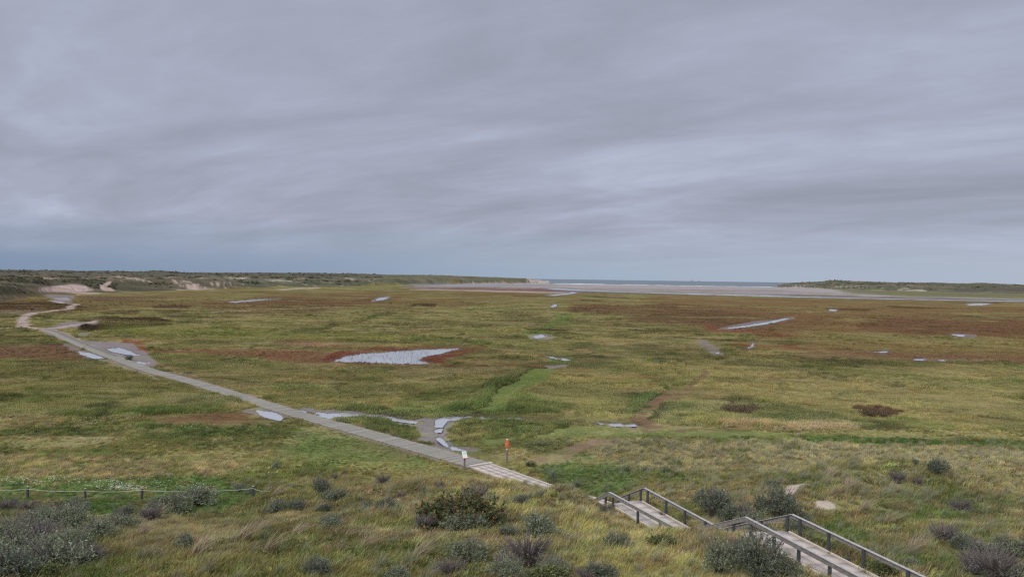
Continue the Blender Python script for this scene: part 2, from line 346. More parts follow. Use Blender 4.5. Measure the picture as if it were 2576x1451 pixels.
 R([(1744, 850), (1790, 860), (1835, 892), (1790, 896), (1750, 870)], (.15, .115, .10), .95, 5, 0, 0, .4),
 R([(1760, 905), (1830, 902), (1880, 906), (1800, 912)], PALE, .7, 5, .3, .4),
 R([(1325, 842), (1365, 838), (1405, 846), (1370, 855), (1330, 853)], MUD, .9, 4, 0, 0, .5),
 R([(1366, 918), (1430, 917), (1410, 926), (1370, 926)], MUD, .8, 4, 0, 0, .4),
 R([(1530, 742), (1570, 743), (1560, 747), (1535, 746)], MUD, .7, 3),
 R([(1805, 826), (1850, 817), (1920, 805), (1990, 796), (1988, 802), (1930, 811), (1850, 827)], (.15, .125, .11), .85, 4, 0, 0, .5),
 R([(2330, 905), (2420, 903), (2560, 908), (2400, 910)], PALE, .35, 4),
 R([(2380, 838), (2450, 840), (2440, 850), (2390, 848)], MUD, .6, 4, 0, 0, .4),
 R([(120, 740), (190, 742), (180, 760), (140, 760)], MUD, .95, 4, 0, 0, .4),
 R([(1275, 1176), (1310, 1195), (1330, 1205), (1300, 1200)], SAND, .6, 4, 0, 0),
 R([(2060, 1140), (2060, 1141), (2061, 1141)], SAND, 0, 4),
 R([(1955, 1222), (2003, 1214), (2000, 1232), (1985, 1240), (1950, 1255), (1925, 1252)], SAND, .95, 5, 0, 0),
 R([(2038, 1262), (2085, 1255), (2102, 1268), (2085, 1284), (2045, 1282)], SAND, .95, 5, 0, 0),
 R([(200, 1290), (275, 1289), (280, 1298), (210, 1300)], (.30, .22, .17), .85, 4, .1, .3),
 R([(95, 827), (120, 823), (165, 836), (205, 850), (260, 876), (340, 912), (300, 908), (215, 874), (150, 852), (120, 838)], (.25, .215, .18), .95, 4, 0, 0, .1),
 # beach and tidal flats
 R([(1180, 712), (1258, 711), (1400, 711), (2000, 719), (2100, 727), (2250, 742), (2700, 754), (2700, 756), (2270, 750), (1818, 739), (1500, 735), (1380, 737), (1200, 732), (1000, 722)], BEACH, 1.0, 4, 0, 0, .15),
 R([(1000, 713), (1260, 713), (1400, 715), (1420, 719), (1250, 721), (1050, 719)], (.15, .14, .14), .75, 4, 0, 0, .5),
 R([(990, 720), (1250, 721), (1480, 728), (1560, 734), (1450, 736), (1230, 732), (1060, 725)], (.115, .055, .042), .92, 3, 0, 0, .1),
 R([(1040, 726), (1260, 730), (1450, 734), (1440, 736), (1250, 733), (1040, 728)], (.36, .27, .2), .85, 2, 0, 0),
 R([(1480, 722), (1900, 728), (2100, 736), (2000, 741), (1700, 737), (1480, 729)], (.20, .165, .15), .7, 5, 0, 0, .3),
 R([(1700, 727), (1960, 728), (2000, 731), (1800, 731)], (.13, .10, .09), .5, 4, 0, 0),
 R([(2000, 740), (2300, 747), (2700, 757), (2700, 761), (2250, 753), (1850, 742)], (.07, .05, .04), .8, 2.5, 0, 0),
 R([(1480, 733), (1650, 736), (1850, 741), (1850, 743), (1600, 738), (1450, 734)], (.05, .035, .03), .9, 2, 0, 0),
 R([(2110, 724), (2400, 726), (2700, 738), (2700, 754), (2300, 746), (2180, 740), (2110, 731)], (.135, .13, .075), .93, 5, 0, 0),
 # blown sand in the dunes
 R([(98, 726), (130, 719), (190, 714), (228, 718), (240, 728), (225, 733), (180, 735), (140, 733), (105, 731)], (.40, .325, .27), .95, 6, 0, 0),
 R([(255, 722), (275, 707), (283, 705), (270, 720), (290, 730), (270, 732)], (.42, .34, .27), .9, 3, 0, 0),
 R([(180, 735), (240, 733), (270, 737), (200, 741)], (.42, .34, .27), .7, 4, 0, 0),
 R([(480, 715), (500, 713), (500, 728), (482, 727)], (.42, .34, .27), .7, 3, 0, 0),
 R([(700, 726), (790, 722), (800, 724), (720, 729)], (.42, .34, .27), .7, 2.5, 0, 0),
 R([(1340, 703), (1372, 702), (1400, 712), (1330, 712)], (.40, .35, .30), .7, 3, 0, 0),
 R([(1000, 709), (1260, 710), (1260, 713), (1000, 712)], (.40, .33, .27), .6, 2, 0, 0),
]
TRAILS = [  # sandy footpaths: points, half width (m)
 ([(104, 826), (60, 821), (-60, 827)], 1.6), ([(104, 826), (60, 821), (56, 802), (66, 792), (86, 785), (137, 780), (176, 776), (178, 769), (196, 764)], 1.7),
 ([(196, 764), (160, 762), (133, 756)], 1.5), ([(104, 826), (150, 823), (220, 812), (245, 806)], 1.5),
 ([(430, 838), (700, 852), (860, 848)], .5), ([(820, 796), (980, 778), (1050, 770)], .6), ([(520, 785), (700, 777), (860, 770)], 1.2),
 ([(2576, 1025), (2360, 1000), (2250, 975), (2080, 945), (2020, 935)], .28), ([(2060, 1140), (2000, 1095), (2050, 1072), (2070, 1060)], .3),
 ([(0, 1098), (300, 1099)], .3),
]
TRW = [([at(u, v, 0) for u, v in p], hw) for p, hw in TRAILS]
WATERS = [
 ('pond', [(832, 908), (870, 895), (910, 888), (960, 885), (1060, 878), (1120, 876), (1158, 874), (1140, 880), (1105, 889), (1060, 897), (1052, 905), (1092, 914), (1000, 913), (900, 910)]),
 ('puddle', [(180, 875), (215, 884), (262, 899), (238, 901), (200, 890)]),
 ('puddle', [(270, 877), (300, 874), (322, 881), (355, 890), (350, 894), (318, 890), (285, 884)]),
 ('puddle', [(335, 906), (378, 909), (372, 917), (345, 913)]),
 ('puddle', [(640, 1029), (690, 1037), (728, 1052), (700, 1056), (662, 1046)]),
 ('creek', [(757, 1031), (790, 1036), (850, 1036), (930, 1042), (1005, 1048), (1052, 1059), (1040, 1064), (990, 1058), (930, 1050), (880, 1049), (830, 1053), (800, 1047)]),
 ('puddle', [(1088, 1072), (1094, 1053), (1145, 1046), (1185, 1041), (1200, 1048), (1190, 1053), (1130, 1057), (1114, 1074)]),
 ('creek', [(1196, 1047), (1290, 1047), (1345, 1051), (1295, 1056), (1210, 1055)]),
 ('creek', [(1090, 1098), (1112, 1101), (1134, 1118), (1160, 1126), (1195, 1127), (1180, 1133), (1130, 1129), (1112, 1114)]),
 ('puddle', [(1086, 1078), (1112, 1078), (1108, 1086), (1090, 1086)]),
 ('puddle', [(1488, 1062), (1530, 1061), (1614, 1066), (1610, 1072), (1540, 1070)]),
 ('puddle', [(1374, 894), (1400, 897), (1445, 904), (1430, 907), (1390, 901)]),
 ('puddle', [(1335, 844), (1368, 839), (1375, 846), (1345, 850)]),
 ('creek', [(1828, 824), (1870, 818), (1930, 809), (1975, 799), (1985, 800), (1940, 812), (1880, 821), (1840, 825)]),
 ('puddle', [(1866, 877), (1882, 872), (1892, 862), (1900, 861), (1890, 875), (1874, 881)]),
 ('puddle', [(575, 758), (640, 753), (702, 750.5), (650, 755), (590, 759.5)]),
 ('puddle', [(938, 756), (955, 748), (978, 746), (965, 753)]),
 ('creek', [(1378, 741.5), (1398, 739), (1432, 736), (1430, 733.5), (1446, 733), (1448, 736), (1425, 739), (1395, 742)]),
 ('puddle', [(1384, 771), (1392, 766), (1403, 764), (1398, 770)]),
 ('puddle', [(2384, 839), (2410, 838), (2438, 843), (2415, 845)]),
 ('puddle', [(2430, 764), (2460, 762), (2488, 763), (2470, 766), (2440, 766.5)]),
 ('puddle', [(2088, 777), (2104, 777), (2100, 781), (2090, 780)]),
 ('creek', [(1362, 724), (1420, 725), (1480, 729), (1600, 733.5), (1818, 739), (2019, 744), (2270, 750), (2700, 757.5), (2700, 759.5), (2270, 751.8), (2019, 746), (1818, 741), (1600, 735.5), (1460, 731), (1400, 728)]),
 ('puddle', [(134, 748), (170, 747), (176, 754), (150, 756)]),
 ('puddle', [(2170, 883), (2230, 883), (2226, 886), (2175, 886)]), ('puddle', [(2290, 901), (2370, 903), (2440, 905), (2370, 907), (2300, 905)]),
 ('puddle', [(1790, 885), (1812, 884), (1808, 888), (1792, 888)]),
]
NWET = [(1744, 0)]
def mixc(c, k, col):
    return c * (1 - k[:, None]) + np.array(col)[None, :] * k[:, None]
def cover(X, Y, Z, dp=None, ds=None, dt=None):
    """ground-cover colour, plant density, plant height, wetness, water depression"""
    r = np.hypot(X, Y); u, v = project(X, Y, Z)
    u = np.where(Y > 5, u, -5000); N = len(X)
    # outlines wander with the ground
    s = np.clip(r / 90, .6, 12)
    wu = (fbm(X, Y, 3.0, 4, 101, .6) - .5) * 85 / np.clip(r / 60, .8, 8) + (fbm(X / s, Y / s / 2.2, 2.2, 4, 103) - .5) * 60
    wv = (fbm(X / s, Y / s / 2.2, 1.8, 4, 105) - .5) * 9 / np.clip(r / 110, .8, 4) + (fbm(X, Y, 1.6, 4, 107, .6) - .5) * 12 / np.clip(r / 60, .8, 10)
    a1 = fbm(X, Y, 22, 4, 111); a2 = fbm(X, Y, 9, 4, 113); a3 = fbm(X, Y, 3.5, 4, 115); a4 = fbm(X, Y * .6, 60, 3, 117)
    a5 = fbm(X, Y, 1.3, 3, 119)
    c = np.tile(np.array(OLIVE), (N, 1))
    c = mixc(c, sstep(.40, .62, a1) * .8, YGREEN)
    c = mixc(c, sstep(.50, .68, a2) * .55, GREEN)
    c = mixc(c, sstep(.52, .70, a3) * .45, TAN)
    c = mixc(c, sstep(.54, .72, 1 - a3) * .35, DKGREEN)
    far = sstep(170, 420, r)
    h1 = fbm(X * .75, Y, 6, 5, 123, .62); h2 = fbm(X * .7, Y, 20, 5, 125, .62)
    c = mixc(c, sstep(.53, .58, h1) * .6 * (Y > 66), (.085, .10, .038)); c = mixc(c, sstep(.53, .60, h2) * .45 * (Y > 100), (.095, .082, .038)); c = mixc(c, sstep(.52, .60, 1 - h2) * .45 * (Y > 80), (.215, .205, .080)); c = mixc(c, sstep(.53, .58, 1 - h1) * .4 * (Y > 66), (.215, .195, .088))
    c = mixc(c, far * sstep(.50, .62, a4) * .6, BROLIVE)
    a6 = fbm(X, Y, 45, 5, 121, .6)
    rl = 1 - np.abs(2 * fbm(X * .8, Y, np.where(Y > 230, 55, 24), 4, 127, .5) - 1); rl2 = 1 - np.abs(2 * fbm(X, Y, 13, 4, 128, .5) - 1)
    c = mixc(c, sstep(.955, .985, rl) * .8 * (Y > 84) * sstep(.40, .50, a4), (.062, .066, .030)); c = mixc(c, sstep(.95, .985, rl2) * .5 * (Y > 66) * sstep(.46, .54, a1), (.080, .092, .034))
    c = mixc(c, far * sstep(.52, .60, a6) * .45, (.12, .075, .038))
    # near dune slope: drier, browner mixture
    nd = 1 - sstep(50, 62, Y)
    cn = np.tile(np.array((.180, .172, .066)), (N, 1))
    cn = mixc(cn, sstep(.42, .58, a3) * .8, (.285, .245, .140)); cn = mixc(cn, sstep(.48, .62, a2) * .7, (.11, .125, .04))
    cn = mixc(cn, sstep(.52, .66, a5) * .6, (.125, .085, .05)); cn = mixc(cn, sstep(.56, .7, 1 - a5) * .6, (.08, .11, .035))
    c = c * (1 - nd[:, None]) + cn * nd[:, None]
    dens = np.ones(N); hgt = np.clip(.25 + 1.1 * a2 + 1.6 * (h1 - .45), .52, 1.8); hgt = np.maximum(hgt, .62 * nd) * (1 + .5 * nd); wet = np.zeros(N)
    # dunes
    U = (512 + F * X / np.maximum(Y, 1)) * S
    foot = np.where(U < 0, 400 + np.minimum(-U, 1500) * -.06, np.interp(U, SUF, LFOOT))
    isl = (U < 1400) & (Y > foot - 10); isr = (U > 1925) & (Y > np.interp(U, [1930, 2000, 2200, 2400, 2576, 3000], [2100, 1980, 1560, 1380, 1320, 1250]) - 20)
    q = Y - foot
    b1 = fbm(X, Y, 60, 5, 131, .6); b2 = fbm(X, Y, 14, 4, 133, .6); b3 = fbm(X, Y, 160, 3, 135); b4 = fbm(X, Y, 26, 4, 137, .6)
    rel = fbm(X, Y, 34, 4, 42, .6); bz = fbm(X * .55, Y * .5 + Z * 9, 16, 4, 149, .62); bq = fbm(X * .45, Y * .5 + Z * 9, 30, 4, 150, .6)
    dc = np.tile(np.array((.135, .122, .080)), (N, 1))
    dc = mixc(dc, sstep(.44, .56, bq) * .75, (.080, .082, .050)); dc = mixc(dc, sstep(.50, .60, bz) * .6, (.165, .135, .090))
    dc = mixc(dc, sstep(.52, .62, 1 - bz) * .7, (.060, .064, .040)); dc = mixc(dc, sstep(.52, .42, rel) * .6, (.065, .068, .045))
    dc = mixc(dc, (U < 960) * sstep(220, 420, q + (b3 - .5) * 300) * .85 * (1 - .45 * sstep(.45, .6, bq)), SCRUB)
    dc = mixc(dc, ((U < 960) * (1 - sstep(100, 260, q))) * sstep(.59, .64, bz) * sstep(.48, .56, rel) * .85, (.36, .30, .235))
    dc = mixc(dc, isr * (U < 2330) * sstep(10, 3, Z) * sstep(.55, .61, bz) * .75, (.36, .31, .24))
    dc = mixc(dc, isr * sstep(.45, .56, bq) * (.25 + .6 * (U > 2300)), (.086, .080, .060)); dc = mixc(dc, (isl & (U > 960)) * .45, (.115, .112, .068))
    dc = mixc(dc, (isl & (U > 1325)) * sstep(.48, .54, bz) * .8, (.40, .34, .28))
    k = ((isl | isr) * 1.0)
    c = c * (1 - k[:, None]) + dc * k[:, None]
    mot = np.where(r < 150, .5 * a3 + .5 * a5, .35 * fbm(X * .5, Y, 9, 4, 145, .6) + .65 * fbm(X * .45, Y, 24, 5, 147, .62))
    inv = (U > -300) & (U < 2900)
    uu, vv = u + wu, v + wv
    farfix = sstep(300, 900, r); vv = v + wv * (1 - .75 * farfix)
    for g in REG:
        if g['k'] <= 0: continue
        m = pmask(uu, vv, g['p'], g['f']) * inv * np.where((r > 950), sstep(1.6, .8, Z), 1.0)
        mk = m * g['k']
        if not mk.any(): continue
        base = np.array(g['c'])[None, :] * (.86 + .28 * a3[:, None]) * (.9 + .2 * a5[:, None])
        # the patch is never solid: let some of the cover beneath through
        mk = mk * (1 - .8 * sstep(.50, .60, mot)) if g['k'] < .93 else mk * (1 - .85 * sstep(.50, .58, bz) * (r > 400) * (r < 1300)) * (1 - .4 * sstep(.54, .62, mot) * (r < 400))
        c = c * (1 - mk[:, None]) + base * mk[:, None]
        if g['d'] is not None: dens = dens * (1 - m) + g['d'] * m
        if g['h'] is not None: hgt = hgt * (1 - m) + g['h'] * m
        if g['w']: wet = np.maximum(wet, m * g['w'])
    # streaks of pale and dark on the tidal flats
    bt = (r > 900) & ~isl & ~isr
    st = fbm(X * .25, Y, 40, 4, 151, .6)
    c = np.where(bt[:, None], c * (.82 + .36 * st[:, None]), c)
    for pts, hw in TRW:
        dm = np.full(N, 1e9)
        for a, b in zip(pts[:-1], pts[1:]):
            d, t = seg_dist(X, Y, a.x, a.y, b.x, b.y); dm = np.minimum(dm, d)
        dm = dm + (a5 - .5) * hw * 1.6
        m = (1 - sstep(hw * .7, hw * 1.25, dm)) * (.9 if hw > 1 else .3)
        c = mixc(c, m, (.33, .28, .235)); dens = dens * (1 - m)
    if dp is None:
        _, dp, ds, dt = corridor(X, Y, Z)
    e = (a5 - .5) * .9
    k = 1 - sstep(1.25, 1.9, dp + e); c = mixc(c, k * .8, (.19, .15, .115)); dens = dens * sstep(1.4, 1.9, dp + e * .6)
    k = 1 - sstep(1.1, 1.6, ds + e); c = mixc(c, k * .8, (.24, .19, .15)); dens = dens * sstep(1.12, 1.35, ds + e * .3)
    dens = dens * sstep(1.12, 1.25, dt)
    wat = np.zeros(N)
    wn = (fbm(X / s, Y / s / 2.5, .9, 4, 161, .65) - .5)
    for nm, p in WATERS:
        big = max(a for a, b in p) - min(a for a, b in p)
        jag = 34 if nm != 'pond' else 14
        if p[0][1] < 840: jag = 12
        if p[0][1] < 760: jag = 4
        P = [(a, b * 3.0) for a, b in p]; u0, u1 = min(a for a, b in P) - 20, max(a for a, b in P) + 20; v0, v1 = min(b for a, b in P) - 20, max(b for a, b in P) + 20
        kk = (u > u0) & (u < u1) & (v * 3 > v0) & (v * 3 < v1)
        if kk.any():
            sd_ = poly_sd(u[kk], v[kk] * 3.0, P) + wn[kk] * jag
            mm = 1 - sstep(-2.2, 1.0, sd_); wat[kk] = np.maximum(wat[kk], mm)
            rim = 1 - sstep(1.5, 10, sd_)
            wet[kk] = np.maximum(wet[kk], rim * .6)
            c[kk] = c[kk] * (1 - .45 * rim[:, None]) + np.array((.10, .078, .062))[None, :] * (.45 * rim[:, None])
    dens = dens * (1 - sstep(.05, .3, wat))
    c = c * np.where(r > 64, 1.2, 1.1)[:, None]; c = c * (1 - (sstep(80, 130, r) * (1 - sstep(800, 1000, r)))[:, None] * np.array([[.05, .13, .12]]))
    return c, dens, hgt, wet, wat, u, v

def mesh_from(name, V, Fc, smooth=False):
    me = bpy.data.meshes.new(name)
    V = np.asarray(V, np.float32); Fc = np.asarray(Fc, np.int32)
    me.vertices.add(len(V)); me.vertices.foreach_set('co', V.ravel())
    k = Fc.shape[1]
    me.loops.add(Fc.size); me.loops.foreach_set('vertex_index', Fc.ravel())
    me.polygons.add(len(Fc)); me.polygons.foreach_set('loop_start', np.arange(0, Fc.size, k, dtype=np.int32))
    me.polygons.foreach_set('loop_total', np.full(len(Fc), k, np.int32))
    if smooth: me.polygons.foreach_set('use_smooth', np.ones(len(Fc), bool))
    me.update(calc_edges=True)
    return me
def vcol(me, name, c):
    a = me.attributes.new(name, 'FLOAT_COLOR', 'POINT')
    if c.shape[1] == 3: c = np.concatenate([c, np.ones((len(c), 1))], 1)
    a.data.foreach_set('color', np.ascontiguousarray(c, np.float32).ravel())
def vflt(me, name, c):
    a = me.attributes.new(name, 'FLOAT', 'POINT'); a.data.foreach_set('value', np.ascontiguousarray(c, np.float32))
def obj(name, me, mat=None, parent=None, **props):
    o = bpy.data.objects.new(name, me); COL.objects.link(o)
    if mat is not None and me is not None and len(me.materials) == 0: me.materials.append(mat)
    if parent is not None: o.parent = parent
    for k, v in props.items():
        if v: o[k] = v
    return o
def thing(name, label, category, loc=(0, 0, 0), rz=0, group=None):
    o = obj(name, None, label=label, category=category, group=group)
    o.location = loc; o.rotation_euler = (0, 0, rz); o.empty_display_size = .2
    return o

# ------------------------------------------------------------------ materials
def newmat(name):
    m = bpy.data.materials.new(name); m.use_nodes = True; m.node_tree.nodes.clear(); n = NT(m.node_tree)
    b = n.n('ShaderNodeBsdfPrincipled'); o = n.n('ShaderNodeOutputMaterial'); m.node_tree.links.new(b.outputs[0], o.inputs[0])
    return m, n, b, o
def simple(name, col, rough=.8, var=.25, scale=6.0, bump=0.0, spec=.3, stretch=None):
    m, n, b, o = newmat(name)
    t = n.n('ShaderNodeTexCoord').outputs['Object']
    if stretch: t = n.n('ShaderNodeMapping', i_Vector=t, i_Scale=stretch).outputs[0]
    nz = n.noise(t, scale, 5, .6)
    f = n.math('MULTIPLY_ADD', n.math('SUBTRACT', nz, .5), var * 4, 1.0)
    c = n.mix(1.0, (*col, 1), n.n('ShaderNodeCombineXYZ', i_0=f, i_1=f, i_2=f).outputs[0], 'MULTIPLY')
    m.node_tree.links.new(c, b.inputs['Base Color']); b.inputs['Roughness'].default_value = rough; b.inputs['Specular IOR Level'].default_value = spec
    if bump:
        bp = n.n('ShaderNodeBump', i_Strength=bump, i_Distance=.02, i_Height=nz); m.node_tree.links.new(bp.outputs[0], b.inputs['Normal'])
    return m
def ground_mat():
    m, n, b, o = newmat('ground_cover')
    att = n.n('ShaderNodeAttribute', attribute_name='Col', attribute_type='GEOMETRY'); wet = n.n('ShaderNodeAttribute', attribute_name='wet', attribute_type='GEOMETRY')
    t = n.n('ShaderNodeTexCoord').outputs['Object']
    f1 = n.noise(t, 2.2, 6, .68); f2 = n.noise(t, .35, 6, .62); f3 = n.noise(t, .06, 6, .66)
    v = n.math('ADD', n.math('ADD', n.math('MULTIPLY', f1, 1.1), n.math('MULTIPLY', f2, .8)), n.math('MULTIPLY', f3, .6))
    v = n.math('ADD', v, -.28)
    c = n.mix(1.0, att.outputs['Color'], n.n('ShaderNodeCombineXYZ', i_0=v, i_1=v, i_2=v).outputs[0], 'MULTIPLY')
    m.node_tree.links.new(c, b.inputs['Base Color'])
    m.node_tree.links.new(n.math('MULTIPLY_ADD', wet.outputs['Fac'], -.75, 1.0), b.inputs['Roughness'])
    m.node_tree.links.new(n.math('MULTIPLY', wet.outputs['Fac'], .6), b.inputs['Specular IOR Level'])
    bp = n.n('ShaderNodeBump', i_Strength=.5, i_Distance=.12, i_Height=f1); m.node_tree.links.new(bp.outputs[0], b.inputs['Normal'])
    return m
M_GROUND = ground_mat()
def leaf_mat(name, inst=True, trans=.25):
    m, n, b, o = newmat(name)
    a = n.n('ShaderNodeAttribute', attribute_name='Col', attribute_type='GEOMETRY').outputs['Color']
    if inst:
        ti = n.n('ShaderNodeAttribute', attribute_name='tint', attribute_type='INSTANCER').outputs['Color']
        a = n.mix(1.0, a, ti, 'MULTIPLY')
    b.inputs['Roughness'].default_value = .7; b.inputs['Specular IOR Level'].default_value = .2
    m.node_tree.links.new(a, b.inputs['Base Color'])
    tr = n.n('ShaderNodeBsdfTranslucent', i_Color=a); mx = n.n('ShaderNodeMixShader', i_0=trans, i_1=b.outputs[0], i_2=tr.outputs[0])
    m.node_tree.links.new(mx.outputs[0], o.inputs[0])
    return m
M_BLADE = leaf_mat('grass_blades'); M_LEAF = leaf_mat('bush_leaves', False, .2)
def water_mat(name, base, rough, ior, bs, bstr):
    m, n, b, o = newmat(name)
    b.inputs['Base Color'].default_value = (*base, 1); b.inputs['Roughness'].default_value = rough; b.inputs['IOR'].default_value = ior; b.inputs['Specular IOR Level'].default_value = .5
    t = n.n('ShaderNodeTexCoord').outputs['Object']
    bp = n.n('ShaderNodeBump', i_Strength=bstr, i_Distance=.01, i_Height=n.noise(t, bs, 3, .5)); m.node_tree.links.new(bp.outputs[0], b.inputs['Normal'])
    return m
M_WATER = water_mat('shallow_water', (.40, .41, .43), .08, 2.1, 3.0, .12)
M_SEA = water_mat('sea_water', (.11, .14, .155), .42, 1.4, .05, .4)
M_POST = simple('dark_post', (.065, .07, .072), .75, .3, 5, .3, stretch=(4, 4, .7))
M_RAIL = simple('weathered_wood', (.25, .232, .215), .8, .42, 5, .5)
M_WOODPOST = simple('grey_post', (.20, .18, .155), .8, .3, 4, .3, stretch=(4, 4, .6))
M_SLAB = simple('concrete_slab', (.50, .425, .36), .85, .14, 2.4, .3)
M_KERB = simple('concrete_kerb', (.58, .50, .42), .85, .12, 2.4, .3)
M_PAVER = simple('path_paver', (.275, .250, .205), .85, .16, 1.2, .3)
M_ROPE = simple('rope', (.50, .47, .40), .9, .1, 8)
M_ORANGE = simple('orange_enamel', (.55, .10, .025), .5, .05, 6)
M_WHITE = simple('white_enamel', (.78, .78, .74), .5, .05, 6)
M_PRINT = simple('pale_green_print', (.45, .60, .50), .5, .15, 9)
M_CREAM = simple('cream_print', (.75, .62, .48), .5, .05, 6)
M_FOAM = simple('foam', (.60, .63, .65), .6, .1, .2)

# ------------------------------------------------------------------ ground sheet
def build_ground():
    az = np.concatenate([np.linspace(-180, -60, 26)[:-1], np.linspace(-60, -36, 60)[:-1], np.linspace(-36, 36, 880)[:-1], np.linspace(36, 60, 60)[:-1], np.linspace(60, 180, 26)])
    az = np.radians(az)
    rr = [1.2]
    while rr[-1] < 24: rr.append(rr[-1] * 1.07)
    dv = CAMZ * F / rr[-1]
    while dv > 41: dv -= .72 if dv < 330 else 1.6; rr.append(CAMZ * F / dv)
    while rr[-1] < 2900: rr.append(rr[-1] * 1.0068)
    rr += [3100, 3500, 4200]
    rr = np.array(rr); A, Rr = np.meshgrid(az, rr); X = (np.sin(A) * Rr).ravel(); Y = (np.cos(A) * Rr).ravel()
    Z = height(X, Y); Z, dp, ds, dt = corridor(X, Y, Z)
    c, dens, hgt, wet, wat, u, v = cover(X, Y, Z, dp, ds, dt)
    # level banks and sink the beds of the pools
    flat = sstep(.0, .15, wat) * (Y > 60)
    Z = Z * (1 - flat) + np.where(Y > 1200, -.55, np.where(Y > 700, -.35, -.16)) * flat
    c = mixc(c, sstep(.3, .8, wat) * .8, (.10, .085, .07))
    na, nr = len(az), len(rr); i = np.arange(nr - 1)[:, None] * na + np.arange(na - 1)[None, :]
    Fc = np.stack([i, i + na, i + na + 1, i + 1], -1).reshape(-1, 4)
    me = mesh_from('ground', np.stack([X, Y, Z], 1), Fc[:, ::-1], True); vcol(me, 'Col', c); vflt(me, 'wet', wet)
    return obj('ground', me, M_GROUND, kind='structure')
# marsh swells must not drown the pools: flatten round them in height() as well
_hraw = height
def _pool_flat(X, Y, z):
    k = (Y > 62) & (Y < 2300) & (np.abs(X) < Y * .9)
    if not k.any(): return z
    u, v = project(X[k], Y[k], np.zeros(k.sum())); near = np.zeros(u.shape)
    for nm, p in WATERS:
        near = np.maximum(near, pmask(u, v, p, 9, 3.0) if True else 0)
        P = p; cx0 = min(a for a, b in P) - 22; cx1 = max(a for a, b in P) + 22; cy0 = min(b for a, b in P) - 5; cy1 = max(b for a, b in P) + 5
        inb = sstep(0, 14, np.minimum(u - cx0, cx1 - u)) * sstep(0, 4, np.minimum(v - cy0, cy1 - v)); near = np.maximum(near, inb * (p[0][1] > 770) * .999)
    z = z.copy(); z[k] = z[k] * (1 - near) ; return z
def height(X, Y, detail=True):
    X = np.atleast_1d(np.asarray(X, float)); Y = np.atleast_1d(np.asarray(Y, float))
    return _pool_flat(X, Y, _hraw(X, Y))
def hz(x, y):
    X = np.array([float(x)]); Y = np.array([float(y)]); z = height(X, Y); z, *_ = corridor(X, Y, z); return float(z[0])
def on_ground(u, v):
    """first point of the land along the ray through a picture position"""
    d = ray(u, v); t = np.concatenate([np.linspace(20, 90, 700), np.geomspace(90.1, 2600, 900)])
    X = d.x * t; Y = d.y * t; Zr = CAMZ + d.z * t; H = height(X, Y); H, *_ = corridor(X, Y, H)
    k = np.argmax(Zr <= H); k = k if Zr[k] <= H[k] else len(t) - 1
    return Vector((X[k], Y[k], H[k]))
ground = build_ground()

# sea, surf
def ribbon(pts, name='strip'): pass
a_ = np.radians(np.linspace(-75, 75, 121)); V = []
for rad in (1500, 2600, 5000, 9000, 12500):
    for t in a_: V.append((math.sin(t) * rad, math.cos(t) * rad, -1.0))
n_ = len(a_); Fc = [(j * n_ + i, j * n_ + i + 1, (j + 1) * n_ + i + 1, (j + 1) * n_ + i) for j in range(4) for i in range(n_ - 1)]
obj('sea', mesh_from('sea', V, Fc), M_SEA, kind='structure')

def water_obj(name, poly, zw):
    c = (sum(a for a, b in poly) / len(poly), sum(b for a, b in poly) / len(poly))
    P = []
    for i, (a, b) in enumerate(poly):       # outline a little beyond the shore, so the bank cuts it
        ddx, ddy = a - c[0], (b - c[1]); L = math.hypot(ddx, ddy * 3) + 1e-6
        P.append(at(a + 4 * ddx / L, b + 4 * ddy / L if poly[0][1] > 760 else b + (1.0 if ddy > 0 else -.6), zw))
    bm = bmesh.new(); vs = [bm.verts.new(p) for p in P]; f = bm.faces.new(vs)
    if f.normal.z < 0: f.normal_flip()
    bmesh.ops.triangulate(bm, faces=bm.faces[:]); me = bpy.data.meshes.new(name); bm.normal_update(); bm.to_mesh(me); bm.free()
    obj(name, me, M_WATER, kind='structure')
for nm, p in WATERS:
    yy = at(*p[0], 0).y; water_obj(nm, p, -.42 if yy > 1200 else (-.2 if yy > 700 else -.07))

# surf: rolls of foam off the beach
def surf(u0, u1, rad, seed, hgt=1.3, depth=26):
    V = []; Fc = []; n = int((u1 - u0) / 3) + 2
    for i in range(n):
        u = u0 + (u1 - u0) * i / (n - 1); X1 = (u / S - 512) / F
        rr_ = rad + 14 * math.sin(u * .03 + seed) + 7 * math.sin(u * .11 + seed); k = (.5 + .5 * vnoise(np.array([u * .05]), np.array([seed * 3.3]), 5)[0] * 1.6) * min(1, i / 6, (n - 1 - i) / 6 + .02)
        for dy_, hh in ((-depth / 2 * k, 0), (-depth * .15, hgt * k), (depth * .3, hgt * .7 * k), (depth / 2, 0)):
            V.append((X1 * (rr_ + dy_), rr_ + dy_, -.99 + hh))
        if i: Fc += [(4 * (i - 1) + j, 4 * i + j, 4 * i + j + 1, 4 * (i - 1) + j + 1) for j in range(3)]
    obj('surf', mesh_from('surf', V, Fc, True), M_FOAM, kind='structure')
for a in ((1385, 1530, 2330, 1, 1.0), (1430, 1560, 2250, 2, 1.0), (1540, 1680, 2235, 3, .9), (1660, 1780, 2225, 4, .9), (1700, 1870, 2220, 5, .8), (1855, 1950, 2215, 6, .9), (1400, 1480, 2460, 7, .7), (1560, 1640, 2420, 8, .6)):
    surf(*a)

